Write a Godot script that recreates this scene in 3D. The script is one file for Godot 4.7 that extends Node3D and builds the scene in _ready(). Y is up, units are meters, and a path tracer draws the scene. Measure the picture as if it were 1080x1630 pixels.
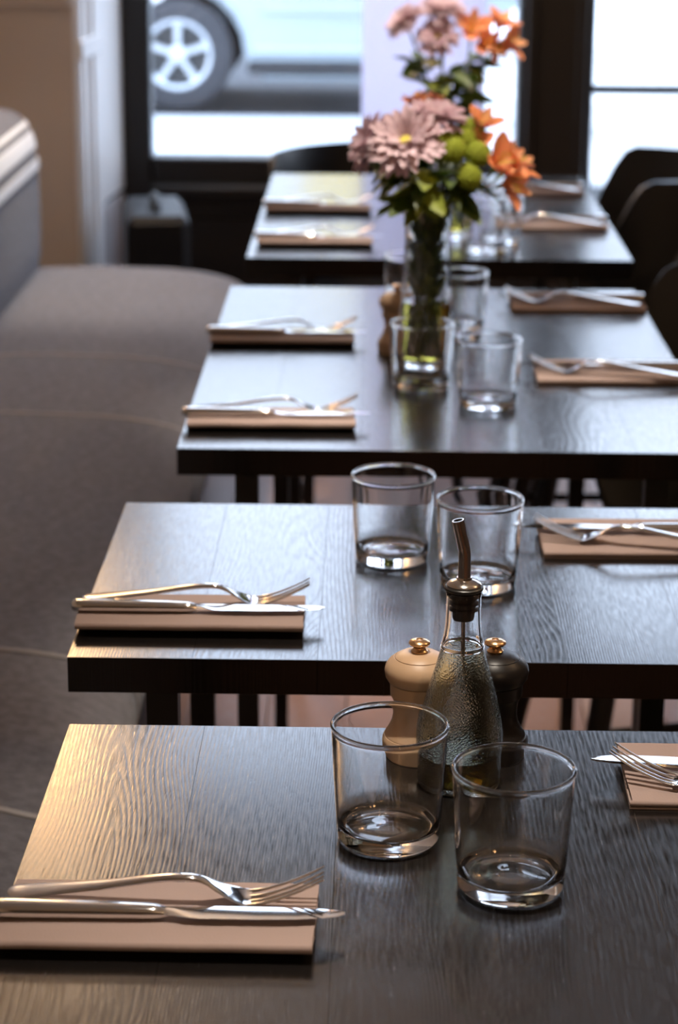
extends Node3D

# ------------------------------------------------------------------ geometry
class G:
	var v := PackedVector3Array()
	var f := PackedInt32Array()
	var uv := PackedVector2Array()
	var use_uv := false

	func orient(start: int) -> void:
		var vol := 0.0
		for i in range(start, f.size(), 3):
			vol += v[f[i]].dot(v[f[i + 1]].cross(v[f[i + 2]]))
		if vol > 0.0:
			for i in range(start, f.size(), 3):
				var t := f[i + 1]
				f[i + 1] = f[i + 2]
				f[i + 2] = t

	func tri(a: int, b: int, c: int) -> void:
		f.append(a); f.append(b); f.append(c)

	func quad(a: int, b: int, c: int, d: int) -> void:
		tri(a, b, c); tri(a, c, d)

	# profile of (radius, height); a radius of 0 closes at the axis
	func lathe(p: Array, segs := 32, at := Transform3D()) -> void:
		var s0 := f.size()
		var rings := []
		for q in p:
			var ring := PackedInt32Array()
			if q.x < 1e-6:
				ring.append(v.size())
				v.append(at * Vector3(0, q.y, 0))
			else:
				for k in segs:
					var a := TAU * k / segs
					ring.append(v.size())
					v.append(at * Vector3(cos(a) * q.x, q.y, sin(a) * q.x))
			rings.append(ring)
		for i in rings.size() - 1:
			var A: PackedInt32Array = rings[i]
			var B: PackedInt32Array = rings[i + 1]
			for k in segs:
				var n := (k + 1) % segs
				if A.size() == 1 and B.size() > 1:
					tri(A[0], B[k], B[n])
				elif B.size() == 1 and A.size() > 1:
					tri(A[k], B[0], A[n])
				elif A.size() > 1:
					quad(A[k], B[k], B[n], A[n])
		orient(s0)

	# rings of equal size joined into a closed solid with caps
	func loft(rings: Array, caps := true) -> void:
		var s0 := f.size()
		var n: int = rings[0].size()
		var at0 := v.size()
		for r in rings:
			for q in r:
				v.append(q)
		for i in rings.size() - 1:
			for k in n:
				var m := (k + 1) % n
				quad(at0 + i * n + k, at0 + (i + 1) * n + k, at0 + (i + 1) * n + m, at0 + i * n + m)
		if caps:
			for e in 2:
				var b: int = at0 + (rings.size() - 1) * n * e
				var c := Vector3.ZERO
				for k in n:
					c += v[b + k]
				var ci := v.size()
				v.append(c / n)
				for k in n:
					var m := (k + 1) % n
					if e == 0:
						tri(ci, b + k, b + m)
					else:
						tri(ci, b + m, b + k)
		orient(s0)

	func tube(pts: Array, radii: Array, segs := 10, squash := 1.0) -> void:
		var rings := []
		var up := Vector3.UP
		for i in pts.size():
			var d: Vector3 = (pts[mini(i + 1, pts.size() - 1)] - pts[maxi(i - 1, 0)]).normalized()
			if absf(d.dot(up)) > 0.95:
				up = Vector3.RIGHT if absf(d.x) < 0.8 else Vector3.BACK
			var a := d.cross(up).normalized()
			var b := a.cross(d).normalized()
			up = b
			var ring := []
			for k in segs:
				var t := TAU * k / segs
				ring.append(pts[i] + a * cos(t) * radii[i] + b * sin(t) * radii[i] * squash)
			rings.append(ring)
		loft(rings)

	func box(c: Vector3, s: Vector3, bevel := 0.002, basis := Basis()) -> void:
		var s0 := f.size()
		var h := s / 2.0
		var at0 := v.size()
		var bb: float = minf(bevel, minf(h.x, minf(h.y, h.z)) * 0.9)
		for i in 8:
			var sg := Vector3(1 if i & 1 else -1, 1 if i & 2 else -1, 1 if i & 4 else -1)
			for ax in 3:
				var q := h - Vector3.ONE * bb
				q[ax] = h[ax]
				v.append(c + basis * (q * sg))
		for ax in 3:
			var u := (ax + 1) % 3
			var w := (ax + 2) % 3
			for side in 2:
				var o: int = side << ax
				var l := [o, o | (1 << u), o | (1 << u) | (1 << w), o | (1 << w)]
				var q := []
				for e in l:
					q.append(at0 + e * 3 + ax)
				if side:
					quad(q[0], q[1], q[2], q[3])
				else:
					quad(q[3], q[2], q[1], q[0])
			for k in 4:
				var e0: int = ((k & 1) << u) | ((k >> 1) << w)
				var e1: int = e0 | (1 << ax)
				var flip := (k == 0 or k == 3)
				if flip:
					quad(at0 + e0 * 3 + u, at0 + e0 * 3 + w, at0 + e1 * 3 + w, at0 + e1 * 3 + u)
				else:
					quad(at0 + e0 * 3 + w, at0 + e0 * 3 + u, at0 + e1 * 3 + u, at0 + e1 * 3 + w)
		for i in 8:
			var odd := ((i & 1) + ((i >> 1) & 1) + ((i >> 2) & 1)) & 1
			if odd:
				tri(at0 + i * 3, at0 + i * 3 + 1, at0 + i * 3 + 2)
			else:
				tri(at0 + i * 3, at0 + i * 3 + 2, at0 + i * 3 + 1)
		orient(s0)

	# polygon (x, y) extruded along z from z0 to z1
	func extrude(poly: PackedVector2Array, z0: float, z1: float, at := Transform3D()) -> void:
		var s0 := f.size()
		var n := poly.size()
		var a0 := v.size()
		for z in [z0, z1]:
			for q in poly:
				v.append(at * Vector3(q.x, q.y, z))
		for k in n:
			var m := (k + 1) % n
			quad(a0 + k, a0 + m, a0 + n + m, a0 + n + k)
		var side: Vector3 = (v[a0 + 1] - v[a0]).cross(v[a0 + n] - v[a0])
		var t := Geometry2D.triangulate_polygon(poly)
		var cw := Geometry2D.is_polygon_clockwise(poly)
		for i in range(0, t.size(), 3):
			var A := poly[t[i]]
			var cr := (poly[t[i + 1]] - A).cross(poly[t[i + 2]] - A)
			var flip := (cr < 0.0) != cw
			# make cap 0 consistent with the walls
			var b: int = t[i + 2] if not flip else t[i + 1]
			var c: int = t[i + 1] if not flip else t[i + 2]
			tri(a0 + t[i], a0 + b, a0 + c)
			tri(a0 + n + t[i], a0 + n + c, a0 + n + b)
		orient(s0)

	# sheet of rows x cols points, given thickness along the normals
	func sheet(p: Array, thick: float) -> void:
		var s0 := f.size()
		var rows := p.size()
		var cols: int = p[0].size()
		var a0 := v.size()
		var nrm := []
		for i in rows:
			for j in cols:
				var du: Vector3 = p[mini(i + 1, rows - 1)][j] - p[maxi(i - 1, 0)][j]
				var dv: Vector3 = p[i][mini(j + 1, cols - 1)] - p[i][maxi(j - 1, 0)]
				var nn := du.cross(dv)
				nrm.append(nn.normalized() if nn.length() > 1e-12 else Vector3.UP)
		for sd in 2:
			for i in rows:
				for j in cols:
					v.append(p[i][j] + nrm[i * cols + j] * thick * (0.5 - sd))
		var m := rows * cols
		for i in rows - 1:
			for j in cols - 1:
				var q := a0 + i * cols + j
				quad(q, q + 1, q + cols + 1, q + cols)
				quad(q + m, q + m + cols, q + m + cols + 1, q + m + 1)
		for i in rows - 1:
			var q := a0 + i * cols
			quad(q, q + cols, q + cols + m, q + m)
			q += cols - 1
			quad(q, q + m, q + cols + m, q + cols)
		for j in cols - 1:
			var q := a0 + j
			quad(q, q + m, q + m + 1, q + 1)
			q += (rows - 1) * cols
			quad(q, q + 1, q + 1 + m, q + m)
		orient(s0)

	func mesh(crease := 40.0) -> ArrayMesh:
		var n := f.size() / 3
		var fn := PackedVector3Array()
		fn.resize(n)
		var users := []
		users.resize(v.size())
		for i in n:
			var a := v[f[i * 3]]
			fn[i] = (v[f[i * 3 + 2]] - a).cross(v[f[i * 3 + 1]] - a)
			for k in 3:
				var q := f[i * 3 + k]
				if users[q] == null:
					users[q] = PackedInt32Array()
				users[q].append(i)
		var unit := PackedVector3Array()
		unit.resize(n)
		for i in n:
			unit[i] = fn[i].normalized()
		var lim := cos(deg_to_rad(crease))
		var P := PackedVector3Array()
		var N := PackedVector3Array()
		var U := PackedVector2Array()
		for i in n:
			if fn[i].length_squared() < 1e-24:
				continue
			for k in 3:
				var q := f[i * 3 + k]
				var s := Vector3.ZERO
				for j in users[q]:
					if unit[j].dot(unit[i]) >= lim:
						s += fn[j]
				P.append(v[q])
				N.append(s.normalized() if s.length_squared() > 1e-24 else unit[i])
				if use_uv:
					U.append(uv[q])
		var arr := []
		arr.resize(Mesh.ARRAY_MAX)
		arr[Mesh.ARRAY_VERTEX] = P
		arr[Mesh.ARRAY_NORMAL] = N
		if use_uv:
			arr[Mesh.ARRAY_TEX_UV] = U
		var m := ArrayMesh.new()
		m.add_surface_from_arrays(Mesh.PRIMITIVE_TRIANGLES, arr)
		return m

	# planar texture coordinates over x and z, in metres
	func map_xz(scale: Vector2, offset: Vector2) -> void:
		use_uv = true
		uv.resize(v.size())
		for i in v.size():
			uv[i] = Vector2(v[i].x * scale.x + offset.x, v[i].z * scale.y + offset.y)

var M := {}
var taken := {}
var rng := RandomNumberGenerator.new()

func numbered(called: String) -> String:
	if not taken.has(called):
		taken[called] = 0
		return called
	taken[called] += 1
	return "%s_%03d" % [called, taken[called]]

func part(parent: Node3D, called: String, mesh: Mesh, mat: Material, at := Transform3D()) -> MeshInstance3D:
	var o := MeshInstance3D.new()
	o.name = called
	o.mesh = mesh
	o.material_override = mat
	o.transform = at
	parent.add_child(o, true)
	return o

func thing(called: String, label: String, category: String, at := Transform3D(), group := "") -> Node3D:
	var o := Node3D.new()
	o.name = numbered(called)
	add_child(o)
	o.transform = at
	o.set_meta("label", label)
	o.set_meta("category", category)
	if group != "":
		o.set_meta("group", group)
	return o

func structure(called: String, label := "") -> Node3D:
	var o := Node3D.new()
	o.name = numbered(called)
	add_child(o)
	o.set_meta("kind", "structure")
	if label != "":
		o.set_meta("label", label)
	return o

func slab(called: String, c: Vector3, s: Vector3, mat: Material, label := "", bevel := 0.002) -> MeshInstance3D:
	var g := G.new()
	g.box(Vector3.ZERO, s, bevel)
	var o := part(self, numbered(called), g.mesh(20), mat, Transform3D(Basis(), c))
	o.set_meta("kind", "structure")
	if label != "":
		o.set_meta("label", label)
	return o

func boxpart(parent: Node3D, called: String, c: Vector3, s: Vector3, mat: Material, bevel := 0.002) -> MeshInstance3D:
	var g := G.new()
	g.box(Vector3.ZERO, s, bevel)
	return part(parent, called, g.mesh(20), mat, Transform3D(Basis(), c))

func again(o: Node3D, at: Transform3D, label: String) -> Node3D:
	var base := String(o.name)
	var c: Node3D = o.duplicate()
	c.name = numbered(base)
	add_child(c)
	c.transform = at
	c.set_meta("label", label)
	return c

func spot(x: float, y: float, z: float, turn := 0.0) -> Transform3D:
	return Transform3D(Basis(Vector3.UP, deg_to_rad(turn)), Vector3(x, y, z))

# ------------------------------------------------------------------ materials
func lin(r: float, g: float, b: float, a := 1.0) -> Color:
	var c := Color(r, g, b).linear_to_srgb()
	c.a = a
	return c

func mat(called: String, c: Color, rough := 0.6, metal := 0.0, spec := 0.5) -> StandardMaterial3D:
	var m := StandardMaterial3D.new()
	m.resource_name = called
	m.albedo_color = c
	m.roughness = rough
	m.metallic = metal
	m.metallic_specular = spec
	M[called] = m
	return m

func noise_tex(freq: float, seed_: int, size := 512, octaves := 4, lo := 0.0, hi := 1.0) -> NoiseTexture2D:
	var n := FastNoiseLite.new()
	n.noise_type = FastNoiseLite.TYPE_SIMPLEX_SMOOTH
	n.seed = seed_
	n.frequency = freq
	n.fractal_octaves = octaves
	var t := NoiseTexture2D.new()
	t.width = size
	t.height = size
	t.seamless = true
	t.noise = n
	var ramp := Gradient.new()
	ramp.set_color(0, Color(lo, lo, lo))
	ramp.set_color(1, Color(hi, hi, hi))
	t.color_ramp = ramp
	return t

# Brushed, stained softwood. Four strips of different sawing side by side, 0.11 m each; 1.4 m long.
func wood_images() -> Array:
	var W := 1024
	var H := 1024
	var warp := FastNoiseLite.new()
	warp.seed = 11
	warp.frequency = 1.0
	warp.fractal_octaves = 2
	var fine := FastNoiseLite.new()
	fine.seed = 23
	fine.frequency = 1.0
	fine.fractal_octaves = 3
	var data := PackedByteArray()
	data.resize(W * H)
	var rough := PackedByteArray()
	rough.resize(W * H)
	for j in H:
		var y := 1.4 * j / H
		for i in W:
			var x := 0.44 * i / W
			var s := int(x / 0.11)
			var lx := x - s * 0.11
			var r: float
			var wv := warp.get_noise_3d(x * 9.0, y * 2.2, s * 7.0)
			match s:
				0:
					r = lx * 265.0 + wv * 3.2
				1:
					var cx := lx - 0.055 + 0.02 * wv
					r = sqrt(cx * cx * 30000.0 + pow(y * 3.4 - 1.6, 2.0) * 8.0) * 1.6 + wv * 1.2
				2:
					r = (lx + 0.14) * (lx + 0.14) * 1150.0 + wv * 2.4 + y * 1.2
				_:
					var cx2 := lx - 0.075 + 0.03 * wv
					r = sqrt(cx2 * cx2 * 42000.0 + pow((1.4 - y) * 2.6 - 1.0, 2.0) * 14.0) * 1.35 + wv * 1.6
			var t := r - floorf(r)
			var ring := smoothstep(0.0, 0.55, t) * (1.0 - smoothstep(0.82, 1.0, t))
			var fb := fine.get_noise_2d(x * 1500.0, y * 26.0)
			var mid := fine.get_noise_2d(x * 260.0 + 50.0, y * 30.0)
			var pore := clampf((fine.get_noise_2d(x * 900.0 + 300.0, y * 60.0) - 0.38) * 5.0, 0.0, 1.0)
			var hgt := 0.30 + 0.42 * ring + 0.16 * fb + 0.12 * mid - 0.35 * pore
			data[j * W + i] = int(clampf(hgt, 0.0, 1.0) * 255.0)
			rough[j * W + i] = int(clampf(0.62 - 0.12 * ring + 0.22 * mid + 0.1 * fb, 0.0, 1.0) * 255.0)
	var a := Image.create_from_data(W, H, false, Image.FORMAT_L8, data)
	var b := Image.create_from_data(W, H, false, Image.FORMAT_L8, rough)
	return [ImageTexture.create_from_image(a), ImageTexture.create_from_image(b)]

func glass_mat(called: String, c: Color, rough := 0.0, scale := 0.05) -> StandardMaterial3D:
	var m := mat(called, c, rough)
	m.albedo_color.a = 0.0
	m.refraction_enabled = true
	m.refraction_scale = scale
	m.transparency = BaseMaterial3D.TRANSPARENCY_ALPHA
	return m

func materials() -> void:
	var wt := wood_images()
	var wood := mat("black_stained_wood", lin(0.007, 0.006, 0.0058), 0.36, 0.0, 0.53)
	wood.clearcoat_enabled = true
	wood.clearcoat = 0.22
	wood.clearcoat_roughness = 0.14
	wood.heightmap_enabled = true
	wood.heightmap_texture = wt[0]
	wood.heightmap_scale = 0.010
	wood.roughness_texture = wt[1]
	wood.roughness_texture_channel = BaseMaterial3D.TEXTURE_CHANNEL_RED
	mat("table_leg_black", lin(0.008, 0.0075, 0.0075), 0.45)
	for k in 3:
		var fl := mat("floor_wood_%d" % k, [lin(0.27, 0.145, 0.10), lin(0.23, 0.12, 0.082), lin(0.31, 0.18, 0.125)][k], 0.8)
		fl.heightmap_enabled = true
		fl.heightmap_texture = wt[0]
		fl.heightmap_scale = 0.02
		fl.roughness_texture = wt[1]
	glass_mat("clear_glass", Color(1, 1, 1))
	var pebble := glass_mat("pebbled_glass", Color(0.97, 0.99, 0.95), 0.02)
	var pn := FastNoiseLite.new()
	pn.noise_type = FastNoiseLite.TYPE_CELLULAR
	pn.cellular_return_type = FastNoiseLite.RETURN_DISTANCE
	pn.frequency = 0.045
	pn.seed = 5
	pn.fractal_type = FastNoiseLite.FRACTAL_NONE
	var pt := NoiseTexture2D.new()
	pt.width = 512
	pt.height = 512
	pt.seamless = true
	pt.noise = pn
	pebble.heightmap_enabled = true
	pebble.heightmap_texture = pt
	pebble.heightmap_scale = 0.034
	pebble.uv1_triplanar = true
	pebble.uv1_scale = Vector3(28, 28, 28)
	glass_mat("olive_oil", lin(0.075, 0.05, 0.003), 0.0, 0.047)
	glass_mat("vase_water", lin(0.62, 0.55, 0.10), 0.0, 0.033)
	var steel := mat("cutlery_steel", lin(0.74, 0.73, 0.72), 0.08, 1.0)
	steel.roughness_texture = noise_tex(0.02, 3, 256, 3, 0.75, 1.0)
	mat("spout_steel", lin(0.55, 0.50, 0.46), 0.16, 1.0)
	mat("brass_knob", lin(0.78, 0.50, 0.27), 0.24, 1.0)
	mat("black_rubber", lin(0.012, 0.011, 0.010), 0.4)
	mat("beech_wood", lin(0.50, 0.34, 0.215), 0.42)
	mat("groove_wood", lin(0.26, 0.16, 0.09), 0.6)
	mat("black_lacquer", lin(0.008, 0.006, 0.0055), 0.36, 0.0, 0.4)
	var nap := mat("napkin_paper", lin(0.30, 0.228, 0.208), 0.9, 0.0, 0.3)
	nap.heightmap_enabled = true
	nap.heightmap_texture = noise_tex(0.12, 9, 256, 2)
	nap.heightmap_scale = 0.01
	nap.uv1_triplanar = true
	nap.uv1_scale = Vector3(14, 14, 14)
	var cloth := mat("grey_wool", lin(0.195, 0.192, 0.216), 0.95, 0.0, 0.25)
	cloth.rim_enabled = true
	cloth.rim = 0.7
	cloth.rim_tint = 0.5
	cloth.albedo_texture = noise_tex(0.03, 31, 512, 5, 0.72, 1.0)
	cloth.heightmap_enabled = true
	cloth.heightmap_texture = noise_tex(0.2, 32, 512, 3)
	cloth.heightmap_scale = 0.12
	cloth.uv1_triplanar = true
	cloth.uv1_scale = Vector3(3, 3, 3)
	mat("white_stripe_fabric", lin(0.86, 0.86, 0.86), 0.9, 0.0, 0.3)
	mat("pale_seam_fabric", lin(0.34, 0.32, 0.32), 0.9, 0.0, 0.3)
	mat("bench_plinth", lin(0.03, 0.026, 0.025), 0.6)
	mat("chair_shell_black", lin(0.008, 0.008, 0.009), 0.42, 0.0, 0.42)
	mat("chair_wood_black", lin(0.010, 0.009, 0.009), 0.45)
	var beige := mat("beige_paint", lin(0.60, 0.53, 0.47), 0.75, 0.0, 0.4)
	beige.heightmap_enabled = true
	beige.heightmap_texture = noise_tex(0.05, 41, 256, 3)
	beige.heightmap_scale = 0.03
	beige.uv1_triplanar = true
	beige.uv1_scale = Vector3(2, 2, 2)
	mat("white_gloss_paint", lin(0.82, 0.82, 0.81), 0.4)
	mat("grey_skirting", lin(0.42, 0.40, 0.40), 0.5)
	mat("ceiling_paint", lin(0.48, 0.46, 0.44), 0.9, 0.0, 0.3)
	mat("taupe_paint", lin(0.13, 0.11, 0.10), 0.8, 0.0, 0.3)
	mat("shopfront_black", lin(0.012, 0.011, 0.011), 0.42)
	var pane := mat("window_glass", Color(1, 1, 1, 0.02), 0.0)
	pane.transparency = BaseMaterial3D.TRANSPARENCY_ALPHA
	var sheet := mat("lavender_paper", lin(0.85, 0.85, 0.96), 0.8, 0.0, 0.3)
	sheet.backlight_enabled = true
	sheet.backlight = Color(0.95, 0.95, 1.0)
	mat("case_black", lin(0.006, 0.006, 0.007), 0.5, 0.0, 0.35)
	mat("pale_strap", lin(0.55, 0.50, 0.46), 0.6)
	var pave := mat("pavement_stone", lin(0.62, 0.64, 0.66), 0.85, 0.0, 0.3)
	pave.albedo_texture = noise_tex(0.03, 51, 256, 4, 0.88, 1.0)
	pave.uv1_triplanar = true
	mat("kerb_stone", lin(0.5, 0.51, 0.53), 0.85)
	var road := mat("road_asphalt", lin(0.10, 0.105, 0.115), 0.9)
	road.albedo_texture = noise_tex(0.08, 52, 256, 4, 0.8, 1.0)
	road.uv1_triplanar = true
	var silver := mat("silver_car_paint", lin(0.36, 0.42, 0.46), 0.35, 0.3)
	silver.clearcoat_enabled = true
	silver.clearcoat = 0.6
	silver.clearcoat_roughness = 0.05
	var white := mat("white_car_paint", lin(0.85, 0.87, 0.88), 0.35)
	white.clearcoat_enabled = true
	white.clearcoat = 0.6
	mat("car_trim_black", lin(0.02, 0.021, 0.024), 0.6)
	mat("car_window", lin(0.02, 0.024, 0.028), 0.05, 0.0, 0.6)
	mat("tyre_rubber", lin(0.035, 0.036, 0.042), 0.75)
	mat("alloy_rim", lin(0.52, 0.56, 0.60), 0.3, 0.4)
	mat("rim_hollow", lin(0.06, 0.06, 0.06), 0.5)
	mat("headlamp_lens", lin(0.7, 0.72, 0.74), 0.1, 0.3)
	mat("facade_render", lin(0.84, 0.85, 0.86), 0.9)
	mat("facade_stone", lin(0.45, 0.44, 0.43), 0.9)
	mat("yellow_sign_paint", lin(0.80, 0.56, 0.08), 0.5)
	var lampm := mat("warm_lamp_shade", lin(0.9, 0.75, 0.5), 0.6)
	lampm.emission_enabled = true
	lampm.emission = lin(1.0, 0.55, 0.22)
	lampm.emission_energy_multiplier = 23.0
	var sb := mat("spot_bulb", lin(0.9, 0.8, 0.6), 0.5)
	sb.emission_enabled = true
	sb.emission = lin(1.0, 0.88, 0.74)
	sb.emission_energy_multiplier = 15.0
	mat("bronze", lin(0.20, 0.13, 0.08), 0.4, 1.0)
	# flowers
	for a in [["mum_petal", lin(0.58, 0.40, 0.47)], ["mum_petal_pale", lin(0.68, 0.53, 0.59)], ["lily_petal", lin(0.84, 0.31, 0.12)], ["lily_petal_pale", lin(0.90, 0.46, 0.23)]]:
		var p := mat(a[0], a[1], 0.6, 0.0, 0.4)
		p.backlight_enabled = true
		p.backlight = Color(0.7, 0.62, 0.62)
	mat("mum_centre", lin(0.58, 0.50, 0.08), 0.8)
	var bt := mat("button_green", lin(0.26, 0.31, 0.015), 0.7)
	bt.backlight_enabled = true
	bt.backlight = Color(0.5, 0.55, 0.2)
	for a in [["leaf_dark", lin(0.055, 0.085, 0.012)], ["leaf_bright", lin(0.17, 0.20, 0.02)]]:
		var p := mat(a[0], a[1], 0.5)
		p.backlight_enabled = true
		p.backlight = Color(0.4, 0.5, 0.2)
	mat("stem_green", lin(0.13, 0.19, 0.03), 0.55)

# ------------------------------------------------------------------ tables
const TOP := 0.75

func table(x0: float, x1: float, z0: float, z1: float, label: String, seed_: int) -> void:
	var r := RandomNumberGenerator.new()
	r.seed = seed_
	var w := x1 - x0
	var d := z1 - z0
	var t := thing("dining_table", label, "table", Transform3D(Basis(), Vector3((x0 + x1) / 2, 0, (z0 + z1) / 2)), "black wooden dining tables")
	var n := 6
	var th := 0.032
	var x := -w / 2
	for k in n:
		var bw := w / n
		var g := G.new()
		g.box(Vector3(0, 0, 0), Vector3(bw, th, d), 0.00025)
		var strip := (k + seed_) % 4
		g.map_xz(Vector2(1.0 / 0.44, 1.0 / 1.4), Vector2((strip * 0.11 + 0.055) / 0.44, r.randf()))
		part(t, "board", g.mesh(20), M.black_stained_wood, Transform3D(Basis(), Vector3(x + bw / 2, TOP - th / 2, 0)))
		x += bw
	for sx in [-1, 1]:
		for sz in [-1, 1]:
			var g := G.new()
			var rings := []
			for q in [[0.0, 0.011], [0.3, 0.012], [TOP - th - 0.0003, 0.0135]]:
				var ring := []
				for c in [[-1, -1], [-1, 1], [1, 1], [1, -1]]:
					ring.append(Vector3(c[0] * q[1], q[0], c[1] * q[1]))
				rings.append(ring)
			g.loft(rings)
			part(t, "leg", g.mesh(20), M.table_leg_black, Transform3D(Basis(), Vector3(sx * (w / 2 - 0.08), 0, sz * (d / 2 - 0.018))))

# ------------------------------------------------------------------ tableware
func tumbler_mesh() -> ArrayMesh:
	var g := G.new()
	g.lathe([Vector2(0, 0.0012), Vector2(0.026, 0.0010), Vector2(0.030, 0.0), Vector2(0.0338, 0.0006), Vector2(0.0354, 0.0028), Vector2(0.0361, 0.009), Vector2(0.0372, 0.025), Vector2(0.0390, 0.055), Vector2(0.0402, 0.080), Vector2(0.0405, 0.0828), Vector2(0.04085, 0.08380), Vector2(0.04108, 0.08436), Vector2(0.04105, 0.08496), Vector2(0.04077, 0.08550), Vector2(0.04029, 0.08587), Vector2(0.03970, 0.08600), Vector2(0.03911, 0.08587), Vector2(0.03863, 0.08550), Vector2(0.03835, 0.08496), Vector2(0.03832, 0.08436), Vector2(0.03855, 0.08380), Vector2(0.0388, 0.0828), Vector2(0.0384, 0.078), Vector2(0.0369, 0.050), Vector2(0.0352, 0.022), Vector2(0.0341, 0.0135), Vector2(0.0322, 0.0105), Vector2(0.028, 0.0094), Vector2(0.016, 0.0088), Vector2(0.007, 0.0094), Vector2(0, 0.0098)], 72)
	return g.mesh(50)

func napkin_mesh(seed_: int) -> ArrayMesh:
	# one strip of folded paper cloth: profile across z, pushed along x
	var n := FastNoiseLite.new()
	n.seed = seed_
	n.frequency = 9.0
	var path := []
	# bottom layer, back to front, then the fold, then upper layers
	for k in 9:
		var z := lerpf(-0.048, 0.046, k / 8.0)
		path.append(Vector2(z, 0.0009 + 0.0058 * smoothstep(0.35, 1.0, k / 8.0)))
	for k in 5:
		var a := -PI / 2 + PI * (k + 0.5) / 5.0
		path.append(Vector2(0.046 + 0.0022 * cos(a), 0.0089 + 0.0022 * sin(a)))
	for k in 9:
		var z := lerpf(0.046, -0.047, k / 8.0)
		path.append(Vector2(z, 0.0111 - 0.0050 * smoothstep(0.1, 1.0, k / 8.0)))
	for k in 4:
		var a := PI / 2 + PI * (k + 0.5) / 4.0
		path.append(Vector2(-0.0472 + 0.0011 * cos(a), 0.0044 + 0.0013 * sin(a)))
	for k in 7:
		var z := lerpf(-0.046, 0.040, k / 6.0)
		path.append(Vector2(z, 0.0030 + 0.0048 * smoothstep(0.3, 1.0, k / 6.0)))
	var rows := []
	for i in 9:
		var x := lerpf(-0.1, 0.1, i / 8.0)
		var row := []
		for q in path:
			var wob := 0.0008 * n.get_noise_2d(x * 2.0, q.x * 0.6)
			row.append(Vector3(x + (0.0025 if q.y > 0.006 else 0.0) * n.get_noise_1d(q.x), maxf(q.y + wob * clampf(q.y / 0.006, 0.0, 1.0), 0.0009), q.x + 0.0012 * n.get_noise_1d(x * 0.7)))
		rows.append(row)
	var g := G.new()
	g.sheet(rows, 0.0014)
	return g.mesh(60)

func ribbon(g: G, st: Array, segs := 12) -> void:
	# stations: (x, y, half width, half thickness, dish)
	var rings := []
	for q in st:
		var ring := []
		for k in segs:
			var a := TAU * k / segs
			var cz := signf(cos(a)) * pow(absf(cos(a)), 0.75)
			ring.append(Vector3(q[0], q[1] + sin(a) * q[3] + q[4] * cz * cz, cz * q[2]))
		rings.append(ring)
	g.loft(rings)

func smooth_stations(st: Array, per := 4) -> Array:
	var out := []
	for i in st.size() - 1:
		for k in per:
			var t: float = float(k) / per
			var row := []
			for c in 5:
				row.append(cubic_interpolate(st[i][c], st[i + 1][c], st[maxi(i - 1, 0)][c], st[mini(i + 2, st.size() - 1)][c], t))
			out.append(row)
	out.append(st[-1])
	return out

func fork_parts() -> Array:
	var g := G.new()
	ribbon(g, smooth_stations([
		[0.000, 0.0046, 0.0035, 0.0007, 0.0], [0.003, 0.0046, 0.0078, 0.0013, 0.0], [0.012, 0.0050, 0.0098, 0.0015, 0.0], [0.030, 0.0070, 0.0088, 0.0016, 0.0],
		[0.065, 0.0108, 0.0062, 0.0019, 0.0], [0.095, 0.0152, 0.0046, 0.0021, 0.0], [0.115, 0.0166, 0.0040, 0.0022, 0.0], [0.127, 0.0148, 0.0045, 0.0020, 0.0],
		[0.137, 0.0092, 0.0075, 0.0015, 0.0004], [0.145, 0.0050, 0.0108, 0.0012, 0.0010], [0.152, 0.0022, 0.0122, 0.0010, 0.0013], [0.1575, 0.0018, 0.0124, 0.0009, 0.0013]], 4), 14)
	var out := [g.mesh(60)]
	for k in 4:
		var z := (k - 1.5) * 0.0068
		var dish := 0.0013 * pow(z / 0.0124, 2.0)
		var t := G.new()
		var st := []
		for i in 9:
			var u := i / 8.0
			st.append([0.1555 + 0.049 * u, 0.0018 + dish + 0.0185 * pow(u, 1.55), lerpf(0.0022, 0.0011, u) * (1.0 if i < 8 else 0.5), lerpf(0.00095, 0.0007, u), 0.0])
		ribbon(t, st, 8)
		for q in t.v.size():
			t.v[q].z += z * (1.0 - 0.06 * (t.v[q].x - 0.155) / 0.05)
		out.append(t.mesh(60))
	return out

func knife_parts() -> Array:
	var h := G.new()
	ribbon(h, smooth_stations([
		[-0.110, 0.0068, 0.0050, 0.0030, 0.0], [-0.108, 0.0068, 0.0082, 0.0052, 0.0], [-0.100, 0.0066, 0.0092, 0.0060, 0.0], [-0.070, 0.0064, 0.0086, 0.0057, 0.0],
		[-0.030, 0.0061, 0.0076, 0.0052, 0.0], [-0.010, 0.0058, 0.0066, 0.0048, 0.0], [-0.003, 0.0056, 0.0058, 0.0042, 0.0], [0.001, 0.0056, 0.0052, 0.0030, 0.0]], 3), 16)
	var b := G.new()
	var rings := []
	for q in [[-0.001, 0.0, 0.0048, 0.0018], [0.006, 0.0, 0.0056, 0.0016], [0.014, 0.0006, 0.0078, 0.0013], [0.024, 0.0008, 0.0088, 0.0012], [0.060, 0.0006, 0.0088, 0.0011], [0.085, 0.0000, 0.0080, 0.0010], [0.100, -0.0008, 0.0064, 0.0009], [0.110, -0.0018, 0.0040, 0.0008], [0.1145, -0.0026, 0.0014, 0.0006]]:
		rings.append([Vector3(q[0], 0.0056 + q[3], q[1] - q[2]), Vector3(q[0], 0.0056 + q[3] * 0.8, q[1]), Vector3(q[0], 0.0056, q[1] + q[2]), Vector3(q[0], 0.0056 - q[3] * 0.8, q[1]), Vector3(q[0], 0.0056 - q[3], q[1] - q[2])])
	b.loft(rings)
	return [h.mesh(60), b.mesh(35)]

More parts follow.
